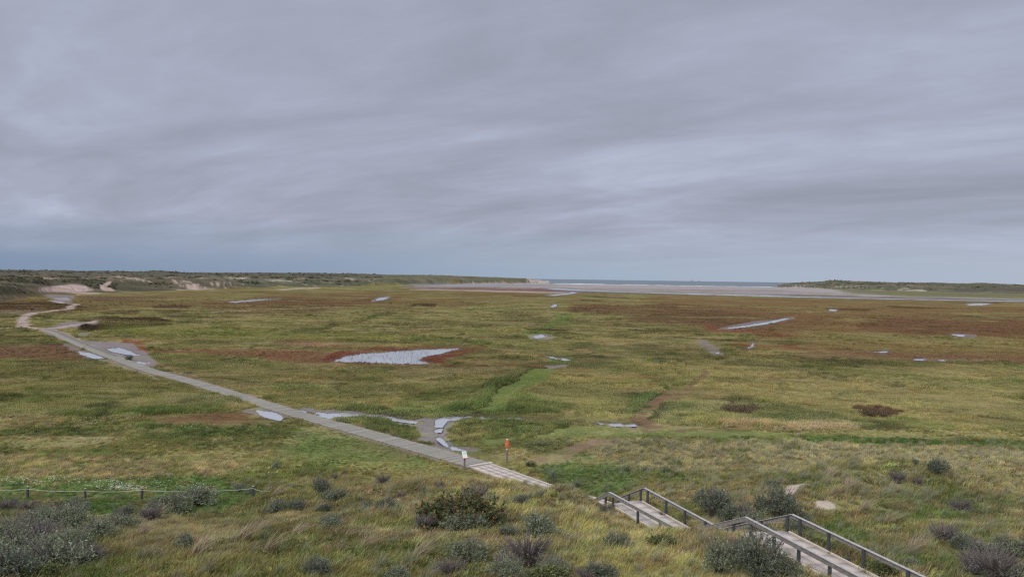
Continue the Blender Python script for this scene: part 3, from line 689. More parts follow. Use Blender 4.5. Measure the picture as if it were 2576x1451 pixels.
# ------------------------------------------------------------------ paving
def frame_pts(pts):
    """cumulative length and tangents of a polyline of Vectors"""
    L = [0]
    for a, b in zip(pts[:-1], pts[1:]): L.append(L[-1] + (b - a).length)
    return L
def sample(pts, L, s):
    s = min(max(s, 0), L[-1] - 1e-6)
    for i in range(len(L) - 1):
        if s <= L[i + 1] or i == len(L) - 2:
            t = (s - L[i]) / (L[i + 1] - L[i]); return pts[i].lerp(pts[i + 1], t), (pts[i + 1] - pts[i]).normalized()
def box_mesh(name, sx, sy, sz, bev=.01, mat=None):
    bm = bmesh.new(); bmesh.ops.create_cube(bm, size=1); bmesh.ops.scale(bm, vec=(sx, sy, sz), verts=bm.verts)
    if bev: bmesh.ops.bevel(bm, geom=bm.edges[:], offset=bev, segments=1, affect='EDGES')
    me = bpy.data.meshes.new(name); bm.to_mesh(me); bm.free()
    if mat: me.materials.append(mat)
    return me
# long path of narrow concrete planks laid crosswise
path = thing('path', None, None); path['kind'] = 'structure'
del_keys = [k for k in ('label', 'category') if k in path.keys()]
for k in del_keys: del path[k]
Lp = frame_pts(PATH); pitch = .36
smooth_path = []
for s in np.arange(0, Lp[-1], 3.0):
    acc = Vector((0, 0, 0))
    for ds_ in (-5, -2.5, 0, 2.5, 5): acc += sample(PATH, Lp, s + ds_ * min(1, s / 5))[0]
    smooth_path.append(acc / 5)
LS = frame_pts(smooth_path); nplank = int(LS[-1] / pitch)
pm = [box_mesh('paver', 2 * PW - .1 * random.random(), pitch - .045, .10, 0, M_PAVER) for _ in range(1)] + [box_mesh('paver', 2 * PW - k, pitch - .04, .10, 0, simple('path_paver_%d' % i, c, .85, .16, 1.2, .3)) for i, (k, c) in enumerate([(.06, (.30, .27, .225)), (.12, (.245, .225, .185)), (.0, (.26, .245, .185))])]
far_v = []; far_f = []
for i in range(nplank):
    p, t = sample(smooth_path, LS, (i + .5) * pitch); ang = math.atan2(t.y, t.x) - math.pi / 2
    jit = random.uniform(-.05, .05); side = Vector((math.cos(ang), math.sin(ang), 0))
    if i < 300:
        o = bpy.data.objects.new('paver', random.choice(pm)); COL.objects.link(o); o.parent = path
        o.location = p + side * jit + Vector((0, 0, random.uniform(-.008, .012))); o.rotation_euler = (random.uniform(-.01, .01), random.uniform(-.006, .006), ang + random.uniform(-.012, .012))
    else:
        b = len(far_v); c, s_ = math.cos(ang), math.sin(ang); z = random.uniform(-.008, .012)
        for zz in (-.05 + z, .05 + z):
            for a, q in ((-PW, -pitch / 2 + .02), (PW, -pitch / 2 + .02), (PW, pitch / 2 - .02), (-PW, pitch / 2 - .02)):
                a += jit; far_v.append((p.x + c * a - s_ * q, p.y + s_ * a + c * q, zz))
        far_f += [(b + 4, b + 5, b + 6, b + 7), (b, b + 1, b + 5, b + 4), (b + 1, b + 2, b + 6, b + 5), (b + 2, b + 3, b + 7, b + 6), (b + 3, b, b + 4, b + 7)]
obj('pavers', mesh_from('pavers', far_v, far_f), M_PAVER, path, kind='stuff')

# slab path at the foot of the dune, ramps, steps and level decks
slabp = obj('path', None, kind='structure'); stairs = obj('stairs', None, kind='structure')
def quad_slab(name, a, b, c, d, th, mat, parent, gap=.012):
    """block with top corners a b c d"""
    ctr = (a + b + c + d) / 4; top = [p + (ctr - p).normalized() * gap * 1.4 for p in (a, b, c, d)]
    V = [tuple(p) for p in top] + [(p.x, p.y, p.z - th) for p in top]
    n = (top[1] - top[0]).cross(top[2] - top[0]).z
    Fc = [(0, 1, 2, 3), (0, 4, 5, 1), (1, 5, 6, 2), (2, 6, 7, 3), (3, 7, 4, 0)]
    if n < 0: Fc = [f[::-1] for f in Fc]
    return obj(name, mesh_from(name, V, Fc), mat, parent)
def deck(L0, R0, L1, R1, nu, nv, mat, parent, name='slab', th=.10):
    for j in range(nv):
        for i in range(nu):
            P = lambda a, b: (L0.lerp(L1, b)).lerp(R0.lerp(R1, b), a)
            dz_ = Vector((0, 0, random.uniform(-.006, .006)))
            quad_slab(name, P(i / nu, j / nv) + dz_, P((i + 1) / nu, j / nv) + dz_, P((i + 1) / nu, (j + 1) / nv) + dz_, P(i / nu, (j + 1) / nv) + dz_, th, mat, parent)
def beam(name, p0, p1, w_, h_, mat, parent, bev=.008, up=Vector((0, 0, 1))):
    """board from p0 to p1 (centre line), w_ thick sideways, h_ high"""
    d = p1 - p0; L = d.length; x = d.normalized(); y = up.cross(x).normalized(); z = x.cross(y)
    me = box_mesh(name, L, w_, h_, bev, mat); o = obj(name, me, None, parent)
    m = Matrix((x, y, z)).transposed().to_4x4(); m.translation = (p0 + p1) / 2
    o.matrix_local = (parent.matrix_world.inverted() if False else Matrix.Identity(4)) @ m
    return o
def offs(pts, i, w_):
    a = pts[max(i - 1, 0)]; b = pts[min(i + 1, len(pts) - 1)]; t = (b - a).normalized(); n = Vector((-t.y, t.x, 0)); return pts[i] + n * w_
for i in range(len(SLAB) - 1):
    n_rows = int((SLAB[i + 1] - SLAB[i]).length / .98)
    up_ = Vector((0, 0, .05)); H_ = .94
    deck(offs(SLAB, i, H_) + up_, offs(SLAB, i, -H_) + up_, offs(SLAB, i + 1, H_) + up_, offs(SLAB, i + 1, -H_) + up_, 3, n_rows, M_SLAB, slabp)
    for sgn in (1, -1):
        A, B = offs(SLAB, i, sgn * (H_ + .075)) + Vector((0, 0, .03)), offs(SLAB, i + 1, sgn * (H_ + .075)) + Vector((0, 0, .03))
        nb = max(2, int((B - A).length / 1.2))
        for k in range(nb): beam('kerb', A.lerp(B, k / nb), A.lerp(B, (k + .985) / nb), .11, .14, M_KERB, slabp)
t0 = (SLAB[1] - SLAB[0]).normalized(); n0 = Vector((-t0.y, t0.x, 0))
# threshold beam across the joint with the long path
beam('threshold', SLAB[0] - t0 * .16 + n0 * 1.28 + Vector((0, 0, .05)), SLAB[0] - t0 * .16 - n0 * 1.05 + Vector((0, 0, .05)), .26, .16, M_KERB, slabp)
VN = [Vector(p) for p in RN]; VF = [Vector(p) for p in RF]
def edge_pts(i):
    a, b = VN[i], VF[i]; d = (b - a).normalized(); z = STAIR_C[i][2] + .02
    A = a + d * .12; B = b - d * .12; A.z = B.z = z; return A, B
E = [edge_pts(i) for i in range(6)]
for i in (1, 3, 4):
    n_rows = int((E[i + 1][0] - E[i][0]).length / .95)
    deck(E[i][0], E[i][1], E[i + 1][0], E[i + 1][1], 3, n_rows, M_SLAB, stairs)
    for side in (0, 1):
        A, B = E[i][side] + Vector((0, 0, .0)), E[i + 1][side] + Vector((0, 0, .0))
        nb = max(2, int((B - A).length / 1.5))
        for k in range(nb): beam('kerb', A.lerp(B, k / nb), A.lerp(B, (k + .985) / nb), .09, .16, M_KERB, stairs)
for i, ns in ((0, 8), (2, 12)):
    for k in range(ns):
        a, b = k / ns, (k + 1) / ns; z = E[i][0].z + (E[i + 1][0].z - E[i][0].z) * (k + 1) / ns
        P = [E[i][0].lerp(E[i + 1][0], a), E[i][1].lerp(E[i + 1][1], a), E[i][1].lerp(E[i + 1][1], b), E[i][0].lerp(E[i + 1][0], b)]
        P = [Vector((p.x, p.y, z)) for p in P]; quad_slab('step', *P, .2, M_SLAB, stairs, .004)

# ------------------------------------------------------------------ handrails
def handrail(corners, posts, label, side):
    t = thing('handrail', label, 'handrail', group='wooden handrails along the dune stairs')
    for a, b in zip(corners[:-1], corners[1:]):
        L = (b - a).length; nb = max(1, round(L / 4.2)); n = Vector((-(b - a).y, (b - a).x, 0)).normalized() * side * .07
        for k in range(nb):
            A = a.lerp(b, k / nb); B = a.lerp(b, (k + .996) / nb)
            beam('rail_board', A + n + Vector((0, 0, -.11)), B + n + Vector((0, 0, -.11)), .055, .20, M_RAIL, t)
            beam('rail_cap', A + n * .6 + Vector((0, 0, .006)), B + n * .6 + Vector((0, 0, .006)), .15, .032, M_RAILCAP, t)
    for (si, f) in posts:
        p = corners[si].lerp(corners[si + 1], f); g = min(hz(p.x, p.y), p.z - RAILH) - .3
        bm = bmesh.new(); bmesh.ops.create_cone(bm, cap_ends=True, segments=12, radius1=.085, radius2=.08, depth=p.z - .05 - g)
        me = bpy.data.meshes.new('post'); bm.to_mesh(me); bm.free(); me.materials.append(M_POST)
        o = obj('post', me, None, t); o.location = (p.x, p.y, (p.z - .05 + g) / 2)
    return t
M_RAILCAP = simple('weathered_cap', (.40, .375, .345), .8, .3, 6, .4)
handrail(VN, [(0, .05), (0, .8), (1, .05), (1, .42), (1, .72), (1, .93), (2, .35), (2, .82), (3, .05), (3, .28), (3, .5), (3, .75), (3, .98), (4, .4), (4, .9)], 'weathered grey wooden handrail on the side of the stairs nearer the viewer', -1)
handrail(VF, [(0, .1), (0, .5), (0, .9), (1, .06), (1, .33), (1, .58), (1, .83), (2, .1), (2, .6), (2, .95), (3, .08), (3, .33), (3, .6), (3, .9), (4, .3), (4, .8)], 'weathered grey wooden handrail on the far, seaward side of the dune stairs', 1)

# ------------------------------------------------------------------ rope fence on the left
fence = thing('rope_fence', 'low rope fence of dark posts crossing the grass at the left, single pale rope', 'fence')
FP = []
for fx in (-150, -2, 72.3, 145, 217, 289.7, 360, 425):
    vy = 1234.5 - 2.5 * np.interp(fx, [72, 640], [0, 1]) ; d = ray(fx, 1232); FP.append(fx)
P0 = Vector((-32.8, 52.2, 0)); P1 = Vector((-17.9, 53.6, 0)); tops = []
for k in range(-2, 5):
    p = P0.lerp(P1, k / 4.0); u_, v_ = project(np.array([p.x]), np.array([p.y]), np.array([0.0])); g = hz(p.x, p.y)
    top = g + .84
    bm = bmesh.new(); bmesh.ops.create_cone(bm, cap_ends=True, segments=10, radius1=.08, radius2=.075, depth=top - g + .4)
    me = bpy.data.meshes.new('post'); bm.to_mesh(me); bm.free(); me.materials.append(M_POST)
    o = obj('post', me, None, fence); o.location = (p.x, p.y, (top + g - .4) / 2); o.rotation_euler = (random.uniform(-.02, .02), random.uniform(-.02, .02), 0)
    cap = box_mesh('post_cap', .12, .12, .03, .01, M_KERB); oc = obj('post_cap', cap, None, o); oc.location = (0, 0, (top - g + .4) / 2 + .012)
    tops.append(Vector((p.x, p.y - .09, top - .12)))
tops.append(tops[-1] + Vector((1.2, .1, -.2)))
def tube_mesh(name, pts, r, seg=6, mat=None):
    V = []; Fc = []
    for i, p in enumerate(pts):
        t = (pts[min(i + 1, len(pts) - 1)] - pts[max(i - 1, 0)]).normalized(); a = t.cross(Vector((0, 0, 1)));
        a = a.normalized() if a.length > 1e-4 else Vector((1, 0, 0)); b = t.cross(a); rr_ = r[i] if isinstance(r, (list, tuple)) else r
        for k in range(seg): V.append(tuple(p + (a * math.cos(2 * math.pi * k / seg) + b * math.sin(2 * math.pi * k / seg)) * rr_))
        if i: Fc += [((i - 1) * seg + k, (i - 1) * seg + (k + 1) % seg, i * seg + (k + 1) % seg, i * seg + k) for k in range(seg)]
    me = mesh_from(name, V, Fc, True)
    if mat: me.materials.append(mat)
    return me
rp = []
for a, b in zip(tops[:-1], tops[1:]):
    for k in range(8): s = k / 8; rp.append(a.lerp(b, s) + Vector((0, 0, -.10 * 4 * s * (1 - s))))
rp.append(tops[-1]); obj('rope', tube_mesh('rope', rp, .016), M_ROPE, fence)

# ------------------------------------------------------------------ signs
def orange_sign():
    g = at(506.8 * S, 462.2 * S, 0); g.z = hz(g.x, g.y)
    t = thing('notice_sign', 'small orange notice board on a grey wooden post beside the path', 'sign', g, -.18)
    post = box_mesh('post', .15, .15, 2.15, .02, M_WOODPOST); o = obj('post', post, None, t); o.location = (0, 0, .95)
    bm = bmesh.new(); bmesh.ops.create_cone(bm, cap_ends=True, segments=4, radius1=.11, radius2=.02, depth=.07); me = bpy.data.meshes.new('post_cap'); bm.to_mesh(me); bm.free(); me.materials.append(M_WHITE)
    c = obj('post_cap', me, None, t); c.location = (0, 0, 2.06); c.rotation_euler = (0, 0, math.pi / 4)
    p = obj('panel', box_mesh('panel', .40, .03, .64, .008, M_ORANGE), None, t); p.location = (.02, -.095, 1.67)
    for k, (zz, ww) in enumerate([(.24, .26), (.12, .20), (.075, .28), (.03, .16), (-.06, .24), (-.10, .12), (-.22, .28)]):
        l = obj('lettering', box_mesh('lettering', ww, .006, .018, 0, M_CREAM), None, p); l.location = ((ww - .30) / 2, -.0175, zz)
    bd = obj('badge', box_mesh('badge', .09, .02, .14, .005, M_WHITE), None, t); bd.location = (.01, -.086, 1.22)
orange_sign()
def lectern():
    g = at(464.5 * S, 469 * S, 0); g.z = hz(g.x, g.y)
    t = thing('information_lectern', 'white tilted information board on a short post at the start of the slab path', 'sign', g, .0)
    o = obj('post', box_mesh('post', .15, .15, 1.35, .02, M_WOODPOST), None, t); o.location = (0, 0, .52)
    b = obj('board', box_mesh('board', .40, .66, .03, .006, M_WHITE), None, t); b.location = (0, -.03, 1.30); b.rotation_euler = Euler((math.radians(52), 0, math.radians(24)), 'XYZ')
    e = obj('edge_strip', box_mesh('edge_strip', .40, .05, .034, .004, M_ORANGE), None, b); e.location = (0, -.305, .003)
    p = obj('map_print', box_mesh('map_print', .30, .22, .004, 0, M_PRINT), None, b); p.location = (.01, .13, .018)
    p = obj('text_block', box_mesh('text_block', .30, .10, .004, 0, M_CREAM), None, b); p.location = (.01, -.12, .018)
lectern()

# ------------------------------------------------------------------ people
def person(label, u, v, h, coat, legs_c, hair_c, facing, bag=None, base=None):
    g = on_ground(u, v) if base is None else base
    t = thing('person', label, 'person', g + Vector((0, 0, .06)), facing, None)
    k = h / 1.75
    pts = {'pel': (0, 0, .95), 'che': (0, -.03, 1.35), 'nek': (0, -.05, 1.50), 'hd': (0, -.07, 1.60), 'top': (0, -.07, 1.72), 'shl': (-.17, -.03, 1.42), 'shr': (.17, -.03, 1.42), 'ell': (-.23, 0, 1.15), 'elr': (.24, .02, 1.15),
           'hal': (-.22, -.14, .92), 'har': (.24, -.12, .92), 'hil': (-.09, 0, .92), 'hir': (.09, 0, .92), 'knl': (-.10, -.14, .50), 'knr': (.10, .06, .50), 'anl': (-.10, -.10, .08), 'anr': (.10, .24, .12), 'tol': (-.10, -.26, .04), 'tor': (.10, .12, .03)}
    rad = {'pel': .15, 'che': .17, 'nek': .06, 'hd': .09, 'top': .07, 'shl': .075, 'shr': .075, 'ell': .052, 'elr': .052, 'hal': .035, 'har': .035, 'hil': .10, 'hir': .10, 'knl': .065, 'knr': .065, 'anl': .045, 'anr': .045, 'tol': .04, 'tor': .04}
    ed = [('pel', 'che'), ('che', 'nek'), ('nek', 'hd'), ('hd', 'top'), ('che', 'shl'), ('che', 'shr'), ('shl', 'ell'), ('shr', 'elr'), ('ell', 'hal'), ('elr', 'har'), ('pel', 'hil'), ('pel', 'hir'), ('hil', 'knl'), ('hir', 'knr'), ('knl', 'anl'), ('knr', 'anr'), ('anl', 'tol'), ('anr', 'tor')]
    ks = list(pts); me = bpy.data.meshes.new('body'); me.from_pydata([tuple(c * k for c in pts[q]) for q in ks], [(ks.index(a), ks.index(b)) for a, b in ed], [])
    tmp = bpy.data.objects.new('body', me); COL.objects.link(tmp); md = tmp.modifiers.new('s', 'SKIN')
    for i, q in enumerate(ks): me.skin_vertices[0].data[i].radius = (rad[q] * k, rad[q] * k * (.75 if q in ('che', 'pel') else 1))
    me.skin_vertices[0].data[0].use_root = True; sb = tmp.modifiers.new('b', 'SUBSURF'); sb.levels = 1; sb.render_levels = 1
    dg = bpy.context.evaluated_depsgraph_get(); m2 = bpy.data.meshes.new_from_object(tmp.evaluated_get(dg)); bpy.data.objects.remove(tmp)
    m2.name = 'body'; m2.materials.clear()
    for nm, c in (('skin', (.45, .27, .2)), ('coat', coat), ('trousers', legs_c), ('hair', hair_c)): m2.materials.append(simple(nm, c, .8, .1))
    for f in m2.polygons:
        z = f.center.z / k; f.material_index = 3 if z > 1.64 or (z > 1.52 and f.center.y > -.04) else (0 if z > 1.47 else (1 if z > .86 else 2)); f.use_smooth = True
        if z < .96 and abs(f.center.x) > .17: f.material_index = 0
    obj('body', m2, None, t)
    hm = bmesh.new(); bmesh.ops.create_icosphere(hm, subdivisions=2, radius=.115 * k); me3 = bpy.data.meshes.new('hair'); hm.to_mesh(me3); hm.free(); me3.materials.append(simple('hair', hair_c, .8, .1))
    hr = obj('hair', me3, None, t); hr.location = (0, -.055 * k, 1.665 * k); hr.scale = (.92, 1, .8)
    if bag:
        bo = obj('shoulder_bag', box_mesh('shoulder_bag', .34, .18, .40, .05, simple('bag_cloth', bag, .8, .1)), None, t); bo.location = (.0, .20 * k, 1.2 * k)
    return t
person('taller walker in a dark coat on the sandy trail at the far left', 80.4, 784.5, 1.98, (.02, .02, .026), (.018, .018, .02), (.35, .30, .25), 2.6, (.05, .02, .02))
person('shorter walker in grey, a few steps behind the dark-coated one on the sandy trail', 95.3, 783, 1.5, (.06, .07, .08), (.10, .11, .13), (.22, .18, .15), 2.7)
person('left one of two distant walkers in dark clothes on the tidal flat', 1473, 734.6, 1.8, (.02, .02, .025), (.02, .02, .025), (.05, .04, .03), .4)
person('right one of two distant walkers in dark clothes on the tidal flat', 1476.6, 734.7, 1.75, (.03, .02, .025), (.02, .02, .025), (.06, .04, .03), -.4)

# ships on the horizon
def ship(label, u, L, h, name, seed):
    g = at(u, 705, 0); d = 10800; X = (u / S - 512) / F * d
    t = thing(name, label, 'ship', (X, d, -1.0)); mt = simple('ship_paint', (.30, .35, .40), .7, .05)
    V = [(-L / 2, -6, 0), (L / 2 * .9, -6, 0), (L / 2, 0, 7), (L / 2 * .9, 6, 0), (-L / 2, 6, 0), (-L / 2, -6, 7), (L / 2 * .93, -6, 7), (L / 2 * .93, 6, 7), (-L / 2, 6, 7)]
    me = bpy.data.meshes.new('hull'); me.from_pydata(V, [], [(0, 1, 6, 5), (1, 2, 6), (1, 3, 2), (3, 7, 2), (3, 4, 8, 7), (0, 5, 8, 4), (5, 6, 2, 7, 8)]); obj('hull', me, mt, t)
    o = obj('deckhouse', box_mesh('deckhouse', L * .16, 9, h * .55, .5, mt), None, t); o.location = (-L * .3, 0, 7 + h * .27)
    o = obj('mast', box_mesh('mast', 2.4, 2.4, h, .2, mt), None, t); o.location = (L * .15, 0, 7 + h * .5)
ship('larger of two faint ships far out on the sea horizon', 1740, 34, 20, 'ship', 1)
ship('smaller, right-hand one of two faint ships far out on the sea horizon', 1759, 26, 7, 'ship', 2)

# ------------------------------------------------------------------ plants
def blades(n, spread, h0, h1, wid, lean, curve, cols, seed, seg=2, wind=(.35, .0), cv=.25):
    g = np.random.default_rng(seed); V = []; Fc = []; C = []
    for i in range(n):
        a = g.uniform(0, 6.283); rr_ = spread * math.sqrt(g.uniform()); bx, by = math.cos(a) * rr_, math.sin(a) * rr_
        h = g.uniform(h0, h1); la = g.uniform(0, 6.283); lx = math.cos(la) * lean * g.uniform(.2, 1) + wind[0] * h * g.uniform(.3, 1.3); ly = math.sin(la) * lean * g.uniform(.2, 1) + wind[1]
        wa = g.uniform(0, 3.1416); wx, wy = math.cos(wa) * wid, math.sin(wa) * wid; c = np.array(cols[g.integers(len(cols))]) * g.uniform(1 - cv, 1 + cv); b = len(V)
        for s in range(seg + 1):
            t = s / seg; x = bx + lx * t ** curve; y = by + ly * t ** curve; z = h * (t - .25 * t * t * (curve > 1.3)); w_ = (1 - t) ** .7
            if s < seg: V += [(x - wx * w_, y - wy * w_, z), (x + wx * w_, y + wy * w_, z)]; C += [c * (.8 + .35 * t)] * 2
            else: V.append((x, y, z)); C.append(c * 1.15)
        for s in range(seg - 1): Fc.append((b + 2 * s, b + 2 * s + 1, b + 2 * s + 3)); Fc.append((b + 2 * s, b + 2 * s + 3, b + 2 * s + 2))
        s = seg - 1; Fc.append((b + 2 * s, b + 2 * s + 1, b + 2 * s + 2))
    me = mesh_from('tuft', V, np.array(Fc)); vcol(me, 'Col', np.array(C)); return me
def leafclump(n, rad, hgt, ls, cols, seed, lobes=6, asp=.4, up=.3, shell=.55, gain=1.0):
    g = np.random.default_rng(seed); V = []; Fc = []; C = []
    L = []
    for i in range(lobes):
        a = g.uniform(0, 6.283); q = rad * .62 * math.sqrt(g.uniform()); L.append((math.cos(a) * q, math.sin(a) * q, hgt * g.uniform(.25, .62) * (1 - .35 * q / rad), rad * g.uniform(.26, .46), g.uniform(.8, 1.2)))
    for i in range(n):
        lx, ly, lz, lr, lb = L[g.integers(len(L))]
        d = g.normal(size=3); d[2] = abs(d[2]) * 1.0 - .25; d /= np.linalg.norm(d); q = lr * (shell + (1 - shell) * g.uniform() ** .5)
        p = np.array([lx, ly, lz]) + d * q * np.array([1, 1, hgt / rad * .85 if hgt < rad else 1]); p[2] = max(p[2], .02)
        dr = d + g.normal(size=3) * .6 + np.array([.25, 0, up]); dr /= np.linalg.norm(dr); sd_ = np.cross(dr, g.normal(size=3)); sd_ /= np.linalg.norm(sd_) + 1e-6
        l = ls * g.uniform(.6, 1.3); w_ = l * asp * .5; c = np.array(cols[g.integers(len(cols))]) * g.uniform(.7, 1.3) * lb * gain
        b = len(V); V += [tuple(p), tuple(p + dr * l * .5 + sd_ * w_), tuple(p + dr * l), tuple(p + dr * l * .5 - sd_ * w_)]; C += [c] * 4; Fc.append((b, b + 1, b + 2, b + 3))
    me = mesh_from('foliage', V, np.array(Fc)); vcol(me, 'Col', np.array(C)); return me

def shrub_foliage(n, hgt, ls, cols, seed, lobes, asp, gain, spiky=1.0):
    """leafy shoots growing out of an irregular low mass, one unit across"""
    g = np.random.default_rng(seed); V = []; Fc = []; C = []; L = []
    el = g.uniform(0, 3.14); ex, ey = g.uniform(.75, 1.0), g.uniform(.55, .85)
    for i in range(lobes):
        a = g.uniform(0, 6.283); q = .40 * math.sqrt(g.uniform()); x, y = math.cos(a) * q * ex, math.sin(a) * q * ey
        x, y = x * math.cos(el) - y * math.sin(el), x * math.sin(el) + y * math.cos(el)
        L.append((x, y, hgt * g.uniform(.12, .60) * (1.15 - 1.3 * q), g.uniform(.09, .21), g.uniform(.72, 1.25)))
    per = 9
    for i in range(n // per):
        lx, ly, lz, lr, lb = L[g.integers(len(L))]; d = g.normal(size=3); d[2] = abs(d[2]) * 1.1 - .2; d /= np.linalg.norm(d)
        p0 = np.array([lx, ly, lz]) + d * lr * g.uniform(.45, 1.0); p0[2] = max(p0[2], .01)
        sh = d + np.array([.25, 0, .55]) + g.normal(size=3) * .35; sh /= np.linalg.norm(sh); ln = g.uniform(.05, .15) * spiky; sb = g.uniform(.75, 1.25) * lb
        for k in range(per):
            p = p0 + sh * ln * (k / per); dr = sh * .7 + g.normal(size=3) * .6; dr /= np.linalg.norm(dr); sd_ = np.cross(dr, g.normal(size=3)); sd_ /= np.linalg.norm(sd_) + 1e-6
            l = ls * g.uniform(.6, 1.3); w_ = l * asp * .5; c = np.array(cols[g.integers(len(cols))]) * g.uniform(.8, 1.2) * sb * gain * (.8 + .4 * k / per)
            b = len(V); V += [tuple(p), tuple(p + dr * l * .5 + sd_ * w_), tuple(p + dr * l), tuple(p + dr * l * .5 - sd_ * w_)]; C += [c] * 4; Fc.append((b, b + 1, b + 2, b + 3))
    me = mesh_from('foliage', V, np.array(Fc)); vcol(me, 'Col', np.array(C)); return me

LIB = bpy.data.collections.new('plant_library')
one = [(1, 1, 1)]
defs = []
def lib(name, me):
    me.materials.clear(); me.materials.append(M_BLADE); o = bpy.data.objects.new(name, me); LIB.objects.link(o); defs.append(name)
GV = [(1, 1, 1), (1.15, 1.05, .9), (.85, .95, .8), (1.3, 1.15, 1.1), (.75, .85, .7), (1.1, .9, .8)]
for i in range(4): lib('a_turf_%d' % i, blades(46, .26, .10, .26, .011, .14, 1.5, GV, 10 + i))
for i in range(3): lib('b_long_%d' % i, blades(44, .22, .20, .40, .010, .18, 1.7, GV + [(1.6, 1.45, 1.5)], 20 + i, 3))
for i in range(2): lib('c_herb_%d' % i, leafclump(60, .24, .2, .085, GV, 30 + i, 4, .5))
for i in range(2): lib('d_marram_%d' % i, blades(60, .18, .5, .95, .010, .35, 2.0, [(1, 1, 1), (1.2, 1.15, 1.2), (.8, .85, .8), (1.5, 1.4, 1.5)], 40 + i, 4, (.5, 0)))
for i in range(2): lib('e_scrub_%d' % i, leafclump(110, .6, .62, .26, [(1, 1, 1), (.8, .85, .8), (1.2, 1.15, 1.1)], 50 + i, 7, .6))
for i in range(3): lib('f_sward_%d' % i, blades(44, .62, .10, .28, .034, .22, 1.5, [(1, 1, 1), (1.08, 1.05, .98), (.93, .96, .93)], 60 + i, cv=.08))

def gn_tree():
    t = bpy.data.node_groups.new('scatter', 'GeometryNodeTree')
    t.interface.new_socket('Geometry', in_out='INPUT', socket_type='NodeSocketGeometry'); t.interface.new_socket('Geometry', in_out='OUTPUT', socket_type='NodeSocketGeometry')
    gi = t.nodes.new('NodeGroupInput'); go = t.nodes.new('NodeGroupOutput'); ip = t.nodes.new('GeometryNodeInstanceOnPoints'); ci = t.nodes.new('GeometryNodeCollectionInfo')
    ci.inputs['Collection'].default_value = LIB; ci.inputs['Separate Children'].default_value = True; ci.inputs['Reset Children'].default_value = True
    def na(nm, ty): n = t.nodes.new('GeometryNodeInputNamedAttribute'); n.data_type = ty; n.inputs['Name'].default_value = nm; return n.outputs[0]
    t.links.new(gi.outputs[0], ip.inputs['Points']); t.links.new(ci.outputs[0], ip.inputs['Instance']); ip.inputs['Pick Instance'].default_value = True
    t.links.new(na('idx', 'INT'), ip.inputs['Instance Index']); t.links.new(na('scl', 'FLOAT_VECTOR'), ip.inputs['Scale'])
    er = t.nodes.new('FunctionNodeEulerToRotation'); t.links.new(na('rot', 'FLOAT_VECTOR'), er.inputs[0]); t.links.new(er.outputs[0], ip.inputs['Rotation'])
    t.links.new(ip.outputs[0], go.inputs[0]); return t
GNT = gn_tree()
def scatter(name, P, scl, rotz, idx, tint, tilt=.12, **props):
    N = len(P); me = bpy.data.meshes.new(name); me.vertices.add(N); me.vertices.foreach_set('co', np.ascontiguousarray(P, np.float32).ravel())
    def v3(nm, a): at_ = me.attributes.new(nm, 'FLOAT_VECTOR', 'POINT'); at_.data.foreach_set('vector', np.ascontiguousarray(a, np.float32).ravel())
    v3('scl', scl if scl.ndim == 2 else np.repeat(scl[:, None], 3, 1)); v3('rot', np.stack([rng.normal(0, tilt, N), rng.normal(0, tilt, N), rotz], 1))
    a = me.attributes.new('idx', 'INT', 'POINT'); a.data.foreach_set('value', np.ascontiguousarray(idx, np.int32)); vcol(me, 'tint', tint)
    o = obj(name, me, None, kind='stuff', **props); m = o.modifiers.new('scatter', 'NODES'); m.node_group = GNT; return o
TURF, LONG, HERB, MARR, SCRB, SWRD = [[i for i, d in enumerate(defs) if d[0] == c] for c in 'abcdef']
def pick(lst, n): return np.array(lst)[rng.integers(len(lst), size=n)]

# flowers
def in_poly(poly, n, vs=1.0):
    us = [a for a, b in poly]; vs_ = [b for a, b in poly]; P = np.stack([rng.uniform(min(us), max(us), n), rng.uniform(min(vs_), max(vs_), n)], 1)
    return P[poly_sd(P[:, 0], P[:, 1], poly) < 0]
def flowers(name, polys, r, col, zoff):
    V = []; Fc = []
    for poly, n in polys:
        P = in_poly(poly, n); P = P[fbm(P[:, 0], P[:, 1] * 3, 40, 3, 301) > .48]
        d = [at(a, b, .3) for a, b in P]
        if not d: continue
        XX = np.array([p.x for p in d]); YY = np.array([p.y for p in d]); ZZ = height(XX, YY)
        for x, y, z in zip(XX, YY, ZZ):
            zz = z + zoff * random.uniform(.6, 1.2); q = r * random.uniform(.6, 1.3); b = len(V)
            V += [(x + q * math.cos(a), y + q * math.sin(a) * .9, zz + .012 * (i % 2)) for i, a in enumerate(np.linspace(0, 6.283, 6, endpoint=False))]; V.append((x, y, zz + .02))
            Fc += [(b + i, b + (i + 1) % 6, b + 6) for i in range(6)]
    obj(name, mesh_from(name, V, Fc), simple(name, col, .8, .05), kind='stuff')
flowers('white_flowers', [([(-20, 1195), (300, 1200), (500, 1210), (560, 1235), (380, 1238), (200, 1232), (60, 1218), (-20, 1212)], 900), ([(280, 1205), (360, 1205), (370, 1235), (270, 1232)], 260), ([(600, 1170), (700, 1170), (700, 1190), (640, 1190)], 50),
                          ([(1480, 1180), (2100, 1160), (2100, 1220), (1500, 1240)], 170), ([(1340, 1210), (1460, 1150), (1490, 1215), (1400, 1235)], 40)], .032, (.62, .62, .52), .34)
flowers('pale_plants', [([(1620, 1035), (1700, 1030), (1840, 1050), (1860, 1072), (1720, 1068), (1630, 1050)], 420), ([(150, 1045), (330, 1035), (340, 1065), (180, 1070)], 200), ([(380, 1055), (640, 1060), (760, 1075), (500, 1082)], 110), ([(1260, 1060), (1460, 1068), (1380, 1090), (1280, 1080)], 90)], .07, (.42, .38, .26), .22)
